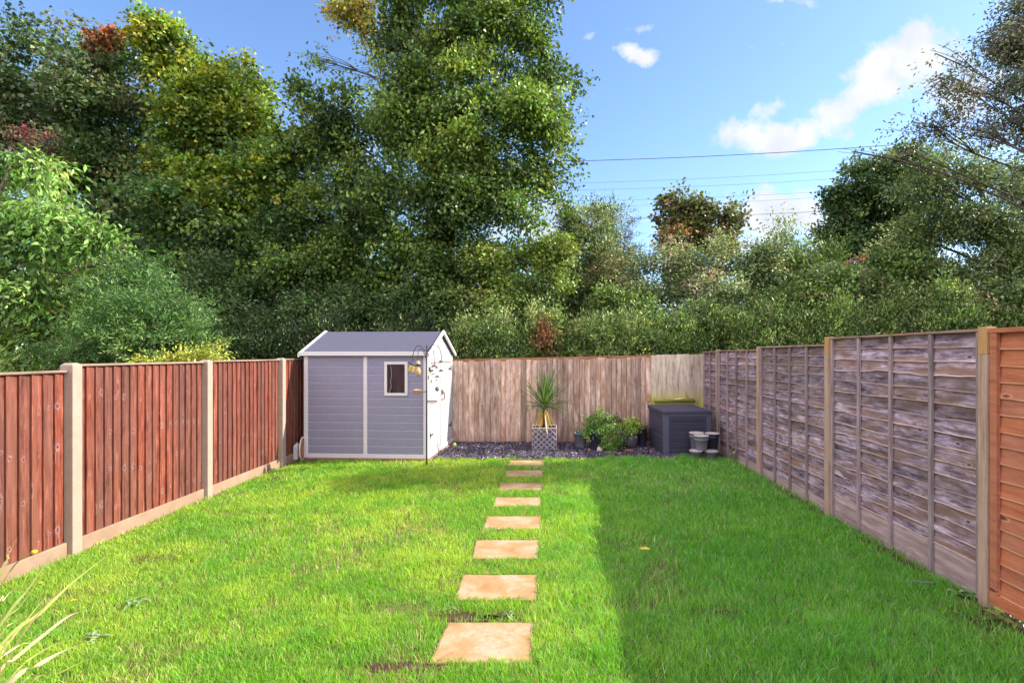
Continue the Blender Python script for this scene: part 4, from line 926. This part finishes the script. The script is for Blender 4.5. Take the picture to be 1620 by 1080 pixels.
# ornamental grass clump, bottom left
OG=empty('ornamental_grass',(-2.1,1.55,0),label='clump of long arching striped grass leaves in the bottom left corner',cat='ornamental grass')
ob=Vector((-2.1,1.55,0))
def spl(q,k=6):
    out=[]
    for i in range(len(q)-1):
        a=q[max(i-1,0)];b=q[i];c=q[i+1];d=q[min(i+2,len(q)-1)]
        for j in range(k):
            s=j/k; out.append(.5*((2*b)+(c-a)*s+(2*a-5*b+4*c-d)*s*s+(3*b-a-3*c+d)*s**3))
    out.append(q[-1]); return out
BL=[([(0,907),(12,880),(27,849)],.014,1.7),([(0,988),(45,930),(92,864)],.009,1.8),([(-30,905),(0,920),(50,940),(102,961)],.009,1.6),([(0,1022),(60,972),(110,925),(171,877)],.011,1.75),
 ([(0,1035),(38,985),(73,942)],.007,1.7),([(-5,1066),(22,1042),(70,1003),(111,973),(147,964)],.010,1.7),([(10,1086),(60,1052),(100,1030),(135,1016)],.013,1.6),([(-6,1046),(0,1040),(36,1018),(60,1020),(78,1038)],.005,1.6),
 ([(30,1085),(60,1070),(95,1060),(125,1063),(143,1075)],.008,1.6),([(-10,1038),(0,1042),(30,1050),(50,1060)],.008,1.55),([(-20,1066),(0,1072),(20,1078)],.008,1.55),([(-10,962),(4,950),(17,934)],.005,1.75),([(-5,1032),(40,1012),(78,998),(130,985)],.005,1.65),([(-60,1000),(-30,880),(-25,800)],.012,1.6),([(-8,1075),(30,1010),(70,960),(118,905)],.005,1.7),([(-6,1000),(30,960),(62,915),(80,880)],.004,1.8),([(5,1085),(50,1040),(110,1012),(160,1022)],.005,1.6),([(-10,1020),(20,985),(55,975),(95,992)],.004,1.65),([(40,1088),(90,1066),(150,1040),(196,1046)],.005,1.55),([(-80,980),(-60,850),(-110,780)],.012,1.5)]
mb=MB()
for i,(q,w,Y) in enumerate(BL):
    pw=[P(a,b,Y+.05*k) for k,(a,b) in enumerate(q)]
    s0=ob+Vector((random.uniform(-.06,.06),random.uniform(-.05,.05),0)); m=s0.lerp(pw[0],.5)+Vector((-.03,-.04,.06))
    path=spl([s0,m]+pw); n_=len(path); ws=[1.1*w*min(1,.6+1.2*k/n_)*min(1,(n_-1-k)/(n_*.35)+.04) for k in range(n_)]
    mb.ribbon([p_-ob for p_ in path],ws,side=Vector((0.2,1,.3)),fold=.12)
for i in range(26):
    ph=random.uniform(1.7,5.2); L=random.uniform(.7,1.25); d=Vector((math.cos(ph)*.55,math.sin(ph)*.55,.85)); 
    mb.ribbon([d*L*s-Vector((0,0,.5*L*s**3)) for s in [k/9 for k in range(10)]],[.009*min(1,(9-k)/4+.05) for k in range(10)],fold=.12)
colmesh(mb,'leaves',[(.62,.56,.20),(.42,.52,.12),(.56,.38,.20),(.72,.64,.38),(.50,.58,.15)],M['leaf_gloss'],OG)
mb=MB(); fs_=[P(15,904,1.8)-ob,P(24,892,1.8)-ob,P(36,881,1.8)-ob,P(55,872,1.8)-ob]; mb.tube([Vector((0.05,.05,0)),Vector((-.02,.1,.5))]+fs_,.0022,5,.5); mb.build('flower_stem',M['moss_wood'],OG)
mb=MB(); rock(mb,fs_[-1],.008,(1,1,.8)); mb.build('yellow_flower',M['petal'],OG,smooth=True)

# ------------------------------------------------------------------ power lines
for i,(xa,ya,xb,yb,Y,r) in enumerate([(900,255,1320,236,70,.05),(900,290,1320,270,78,.022),(900,301,1320,283,80,.022),(900,318,1320,302,86,.02),(900,327,1320,311,90,.02),(900,347,1290,335,72,.034)]):
    labs=['thickest dark overhead cable crossing the sky highest','upper thin pale overhead wire under the thick cable','second thin overhead wire below the thick cable','third thin overhead wire below the thick cable','fourth thin overhead wire, faintest of them','lowest dark overhead cable in front of the low cloud']
    A=P(xa,ya,Y);B=P(xb,yb,Y); sl_=(B.z-A.z)/(B.x-A.x); pts_=[]
    for k in range(25):
        X_=-60+160*k/24; pts_.append(Vector((X_,Y,A.z+sl_*(X_-A.x)+ .0006*(X_-A.x)*(X_-B.x))))
    mb=MB(); mb.tube(pts_,r,5,.5); tag(mb.build('power_line',M['cable'],smooth=True),labs[i],'power line','overhead power lines')

# ------------------------------------------------------------------ trees
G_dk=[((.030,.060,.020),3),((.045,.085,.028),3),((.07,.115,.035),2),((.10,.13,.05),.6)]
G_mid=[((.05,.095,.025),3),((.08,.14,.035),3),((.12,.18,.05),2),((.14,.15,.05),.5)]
G_yel=[((.12,.18,.028),3),((.17,.21,.03),1.5),((.065,.12,.025),4),((.22,.21,.04),.3)]
G_bri=[((.10,.21,.045),3),((.16,.29,.07),3),((.07,.15,.03),2),((.28,.33,.09),.8)]
G_oli=[((.095,.14,.055),3),((.14,.19,.08),3),((.06,.10,.035),2),((.19,.18,.10),.4)]
G_lau=[((.07,.13,.035),3),((.12,.20,.05),3),((.20,.27,.09),2),((.05,.09,.03),1.5)]
G_gry=[((.12,.16,.075),4),((.19,.20,.12),2),((.08,.11,.05),2),((.22,.17,.13),.8)]
G_brn=[((.085,.105,.035),4),((.13,.115,.05),2),((.06,.08,.03),3),((.17,.11,.05),.4)]
tg='trees behind the back fence'
tree('cherry_tree','bright green broad leaved tree overhanging beyond the left fence, lit leaves','tree',9.3,
  [(-10,260,80,34,.3),(60,270,60,30,.2),(20,330,100,34,0),(110,330,60,30,-.2),(165,372,58,20,-.3),(60,395,110,34,0),(175,412,46,16,-.4),(10,450,80,36,0),(90,455,70,32,-.2),(40,520,90,34,-.3),(110,500,50,26,-.2),(30,575,90,30,-.3),(-60,420,100,150,.4),(15,230,30,20,.3)],24000,(.135,.055),G_bri,base=-60,tr=.1,spray=.5,droop=.7,per=18,up=.7,twigs=5,flat=.3,clump=.5,cover=1.0,bright=1.15)
tree('yew_tree','feathery dark green conifer behind the second fence panel from the left','tree',8.7,
  [(205,480,70,50,0),(265,520,62,44,-.2),(160,535,70,44,-.1),(225,560,80,40,-.2),(300,560,40,28,-.2),(110,570,50,34,0),(195,445,34,28,.1)],50000,(.075,.017),[((.045,.11,.03),3),((.075,.155,.045),3),((.12,.20,.06),1)],base=205,tr=.08,spray=.5,droop=.05,per=40,flat=.25,twigs=4,zsc=1,tip=.5,clump=.38,cover=.8,bright=1.3,fan=.42)
tree('golden_shrub','low yellow green shrub peeping over the left fence','shrub',7.6,[(272,580,52,18,0),(315,572,26,14,-.1),(235,590,36,14,0)],3600,(.05,.028),[((.26,.33,.05),3),((.36,.40,.07),2),((.16,.24,.04),2)],base=275,tr=.03,spray=.22,per=14,twigs=4,clump=.22,bright=1.0)
tree('ivy_clad_tree','huge dark ivy covered tree at the far left with an orange dead spray on top','tree',16.5,
  [(60,140,100,70,.5),(170,120,80,55,-.5),(110,190,120,70,-.8),(40,230,100,90,0),(190,220,90,90,-.3),(230,300,80,100,0),(150,290,90,80,-.5),(60,60,60,30,.8),(200,80,50,30,0),(-60,200,120,150,.5),(250,400,80,100,-.4),(140,400,110,90,.5)],75000,(.14,.10),G_dk+[((.13,.15,.06),1.5)],base=90,tr=.35,spray=.65,per=20,twigs=8)
tree('berry_bush','dark red leaved bush between the ivy tree and the bright tree','bush',12.5,[(45,213,22,7,0),(72,220,20,7,0),(20,212,16,7,0)],900,(.09,.04),[((.10,.03,.03),3),((.07,.07,.035),4),((.08,.09,.04),1)],base=50,tr=.05,spray=.25,per=14,clump=.25)
tree('maple_tree','yellow green maple standing between the ivy tree and the tall central tree','tree',15.9,
  [(262,55,38,44,0),(300,300,60,50,-.9),(420,290,60,50,-.9),(360,330,50,40,-.9,.6),(285,110,54,50,.2),(325,150,55,50,-.3),(395,150,34,55,.2),(300,190,65,40,-.6),(400,205,50,45,-.5),(340,235,80,45,-.4),(280,255,50,35,-.4),(420,250,50,40,0),(360,190,45,50,.3),(385,110,24,30,.3)],72000,(.13,.10),G_yel,base=350,tr=.13,spray=.5,per=16,twigs=10)
tree('shaded_tree','dark green tree filling the shade under the yellow maple','tree',15.2,
  [(300,350,110,80,0,.45),(420,330,80,90,.3,.7),(470,260,50,60,.3),(480,410,90,90,.3),(380,440,100,80,-.3),(300,460,90,70,.5),(470,500,90,60,.0),(500,330,40,70,.4),(240,430,60,60,0),(400,520,120,50,.5)],72000,(.13,.09),[((.045,.095,.028),3),((.07,.13,.04),3),((.10,.17,.04),1.5),((.03,.06,.02),3)],base=400,tr=.25,spray=.6,per=18,twigs=8,shell=1.9)
tree('tall_beech_tree','tallest broad green tree in the centre rising out of the picture above the shed','tree',14.5,
  [(700,60,90,70,0),(640,45,50,55,.3),(590,100,24,40,.4,.5),(500,95,38,28,0,.6),(520,190,60,55,.1),(800,60,80,70,-.3),(860,110,50,55,.2),(640,160,80,80,-.8),(740,170,90,90,-1.0),(830,210,75,80,-.5),(880,190,35,60,0,.7),(570,260,80,80,-.2),(680,290,100,90,-.8),(800,310,90,70,-.5),(860,290,45,50,0),(600,360,100,80,-.3),(720,390,90,60,.3),(560,440,80,80,0),(640,470,90,60,0),(500,300,30,40,.2,.6),(720,-30,110,60,0),(830,0,60,50,0),(620,-20,50,40,.3),(890,260,30,35,0,.6),(700,480,90,50,.2),(780,450,60,60,.4),(500,420,60,60,.3)],158000,(.115,.08),[((.05,.095,.025),3),((.08,.14,.03),3),((.13,.19,.04),2.2),((.03,.06,.02),2.5)],base=715,tr=.16,spray=.55,per=15,twigs=14,droop=.3,tip=.8,clump=.72,cover=.9,loose_f=.14,rough=.42)
tree('golden_branch_tree','orange tinted thin branches at the top left of the tall central tree','tree',15.6,[(560,30,48,26,0),(585,55,36,24,0),(545,5,30,14,0)],2600,(.12,.075),[((.26,.16,.04),2),((.17,.17,.04),3),((.10,.14,.035),3)],base=640,tr=.06,spray=.45,per=12,twigs=8)
tree('yellow_hazel','yellow green loose shrub right of the central tree above the hedge','shrub',13.2,[(850,400,52,36,0),(870,440,38,30,-.2),(780,430,50,40,.3),(810,470,50,30,0),(880,385,30,22,0)],17000,(.10,.07),[((.12,.18,.035),3),((.17,.22,.045),1),((.075,.125,.035),4)],base=830,tr=.07,spray=.45,per=13,twigs=8)
tree('ash_tree','olive green upright tree right of the central tree','tree',17.5,[(930,380,45,55,0),(960,360,36,45,.4),(920,440,50,60,0),(970,430,40,60,-.2),(900,500,50,50,0),(940,340,26,22,.2),(985,470,40,50,0)],36000,(.12,.05),G_oli+[((.04,.07,.03),1.5)],base=935,tr=.14,spray=.5,droop=-.2,per=16,twigs=10)
tree('pine_tree','dark pine top standing out right of the olive tree','tree',24,[(975,345,20,12,0),(995,352,14,10,0),(965,370,26,16,0),(990,385,18,24,0),(975,420,28,40,0)],7000,(.16,.03),[((.05,.06,.035),3),((.10,.075,.05),1)],base=980,tr=.12,spray=.5,per=30,twigs=6)
tree('bronze_maple','thin bronze tinged tree top against the sky between the wires','tree',15.5,[(1068,315,26,24,0),(1100,340,40,30,.2),(1058,350,24,26,0),(1155,345,24,22,-.2),(1140,375,30,22,0),(1095,380,50,30,0),(1175,322,12,8,0,.7)],13500,(.13,.10),G_brn,base=1095,tr=.11,spray=.4,per=11,twigs=12,shell=1.8,tip=.5)
tree('hawthorn_bush','broad grey green hawthorn under the bronze tree top','bush',14.2,[(1060,420,60,40,0),(1130,420,60,40,-.2),(1040,470,60,45,-.2),(1190,440,60,50,0),(1120,480,80,40,-.4),(1010,440,40,40,.2),(1215,490,50,45,-.2)],42000,(.085,.055),G_oli+[((.22,.20,.13),1.2),((.04,.07,.03),1.5)],base=1110,tr=.12,spray=.42,per=14,twigs=8)
tree('whippy_shrub','shrub with thin upright shoots against the low cloud','shrub',15,[(1240,400,45,26,0),(1225,440,55,30,0),(1290,440,55,45,-.2),(1205,388,12,14,.1,.7),(1255,380,16,14,0,.7)],15000,(.10,.045),G_mid+[((.12,.18,.06),3)],base=1245,tr=.07,spray=.45,per=12,droop=-.5,twigs=10)
tree('holm_oak','dense dark green rounded tree on the right below the bare branches','tree',17.5,[(1350,330,50,50,0),(1400,290,50,50,.3),(1340,370,45,45,-.2),(1420,350,60,60,0),(1310,380,28,30,0),(1390,400,60,50,-.3),(1440,260,40,40,0)],52000,(.13,.08),G_dk,base=1390,tr=.22,spray=.5,per=18,twigs=5)
tree('silver_shrub','grey green mottled shrub above the right hedge','shrub',13.4,[(1330,450,70,45,0),(1380,480,70,40,-.2),(1290,490,60,40,-.1),(1440,470,50,40,0)],36000,(.085,.055),G_gry+[((.12,.20,.06),2)],base=1350,tr=.1,spray=.4,per=13,twigs=8)
tree('robinia_tree','light green feathery tree at the right edge with pale crooked limbs','tree',13.5,[(1470,300,60,40,0),(1540,260,60,40,0),(1600,290,50,50,.2),(1450,380,60,50,.3),(1530,350,70,50,-.3),(1590,400,60,60,-.3),(1500,440,70,45,-.2),(1600,490,60,50,-.4),(1530,500,60,35,-.3),(1650,380,60,100,0),(1410,250,28,22,0,.8)],70000,(.10,.045),G_oli+[((.16,.22,.07),3),((.05,.09,.035),4)],base=1590,tr=.2,spray=.5,per=15,twigs=14,droop=.3)
tree('locust_tree','sparse leaved tree with bare looking branches in the top right corner','tree',9.7,
  [(1440,240,34,24,0,.7),(1480,200,50,32,.3),(1540,150,60,44,-.2),(1590,90,60,50,.2),(1500,120,30,40,0,.6),(1600,190,50,50,.2),(1350,240,26,20,0,.7),(1480,85,22,18,0,.5),(1620,20,60,50,0),(1700,80,90,120,0),(1540,215,50,26,-.3,.6),(1680,220,80,70,0)],27000,(.085,.036),[((.06,.085,.045),3),((.10,.12,.06),2),((.11,.10,.07),1)],base=1760,tr=.065,spray=.34,per=12,clump=.45,wig=.35,twigs=22,shell=1.5,tip=.5)
tree('orange_leaf_cluster','small orange dead leaf cluster in the shrubs on the right','branch',12.6,[(1356,408,6,5,0)],60,(.07,.05),[((.60,.16,.05),1)],base=1356,tr=.02,spray=.07,per=8,limbs=True,twigs=2,clump=.1,bright=1)
tree('orange_leafed_branch','spray of dead orange leaves at the top of the far left tree','branch',15.4,[(162,62,13,17,0),(175,50,9,12,0),(150,72,15,8,0)],1300,(.13,.08),[((.40,.17,.075),3),((.30,.15,.06),1),((.10,.12,.04),1)],base=165,tr=.04,spray=.22,per=10,twigs=4,clump=.25,bright=1.0)
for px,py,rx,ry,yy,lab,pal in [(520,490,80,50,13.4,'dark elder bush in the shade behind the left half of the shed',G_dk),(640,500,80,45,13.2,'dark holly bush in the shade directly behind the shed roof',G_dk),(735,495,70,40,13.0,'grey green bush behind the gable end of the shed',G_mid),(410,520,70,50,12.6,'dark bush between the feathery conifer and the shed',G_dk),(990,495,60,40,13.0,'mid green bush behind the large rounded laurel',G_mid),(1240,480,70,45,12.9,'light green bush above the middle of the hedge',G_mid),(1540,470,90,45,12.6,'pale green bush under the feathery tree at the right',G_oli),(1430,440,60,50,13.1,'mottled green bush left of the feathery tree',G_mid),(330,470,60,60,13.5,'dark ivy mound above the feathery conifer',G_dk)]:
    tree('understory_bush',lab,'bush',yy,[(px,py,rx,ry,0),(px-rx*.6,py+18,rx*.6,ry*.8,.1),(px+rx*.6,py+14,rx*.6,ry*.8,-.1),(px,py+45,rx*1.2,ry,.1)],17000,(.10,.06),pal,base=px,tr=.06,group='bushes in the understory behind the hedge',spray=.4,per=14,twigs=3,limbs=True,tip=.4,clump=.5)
# hedge behind the back fence: each bush its own thing
hg='laurel hedge bushes behind the back fence'
hb=[(520,545,70,34,'dark laurel bush behind the shed left part'),(640,540,70,34,'dark laurel bush behind the shed roof ridge'),(755,540,55,36,'laurel bush rising beside the shed gable'),(860,545,52,36,'laurel bush with a reddish dead patch behind the spiky plant'),(930,548,40,28,'low laurel bush between the dead patch and the big rounded bush'),(1010,535,62,44,'large rounded laurel bush above the potted plants'),(1110,532,60,52,'laurel bush above the storage box corner'),(1205,530,60,48,'laurel bush above the far end of the grey fence'),(1300,520,62,48,'laurel bush above the second right fence post'),(1395,525,60,44,'glossy laurel bush above the grey fence panel'),(1490,515,62,44,'laurel bush above the nearest grey panel'),(1590,510,62,44,'laurel bush above the orange panel at the right edge'),(1700,515,70,50,'laurel bush at the far right beyond the orange panel'),(390,560,70,30,'dark laurel bush left of the shed above the fence')]
for i,(px,py,rx,ry,lab) in enumerate(hb):
    Y=12.2+.3*math.sin(i*2.3); ex=None
    blb=[(px,py,rx,ry,0),(px-rx*.5,py+22,rx*.6,ry*.9,-.15),(px+rx*.5,py+22,rx*.6,ry*.9,-.15),(px,py+45,rx*1.1,ry,0)]
    bx=(px-CX)/F*Y
    if i==3:
        pc_=np.array([P(862,533,Y)-Vector((bx,Y,0))])
        def ex(pos,cols,pc_=pc_):
            d=((pos-pc_)*np.array([1,.0,.75]))**2; m=np.exp(-d.sum(1)/.075)>rng.random(len(pos)); cols=cols.copy(); cols[m]=np.array([.26,.12,.06])*rng.uniform(.6,1.4,(m.sum(),1)); return pos,cols
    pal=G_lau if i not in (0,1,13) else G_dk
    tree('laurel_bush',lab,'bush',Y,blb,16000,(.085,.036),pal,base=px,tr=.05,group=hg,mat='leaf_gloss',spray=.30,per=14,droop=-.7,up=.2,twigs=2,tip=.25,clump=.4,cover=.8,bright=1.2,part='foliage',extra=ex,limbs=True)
# far woodland mass closing the view
root=empty('distant_woodland',(0,27,0)); bl=[]
for k in range(34):
    X_=-34+72*k/33; hh_=(6.5 if X_<2 else 3.4)+random.uniform(-.8,.8)
    if 2<X_<14: hh_=3.7+random.uniform(-.4,.5)
    bl.append((Vector((X_,random.uniform(-2,2),hh_*.5)),2.2,1.8,hh_*.55))
w_=crown('woodland',bl,90000,(.30,.2),G_dk,None,spray=.9,per=16,shell=2.5)
bpy.data.objects.remove(root)
o=bpy.data.objects['woodland']; o.name='distant_woodland'; o.location=(0,27,0); tag(o,'dark mass of distant woodland seen through the gaps between the trees','woodland',kind='stuff')
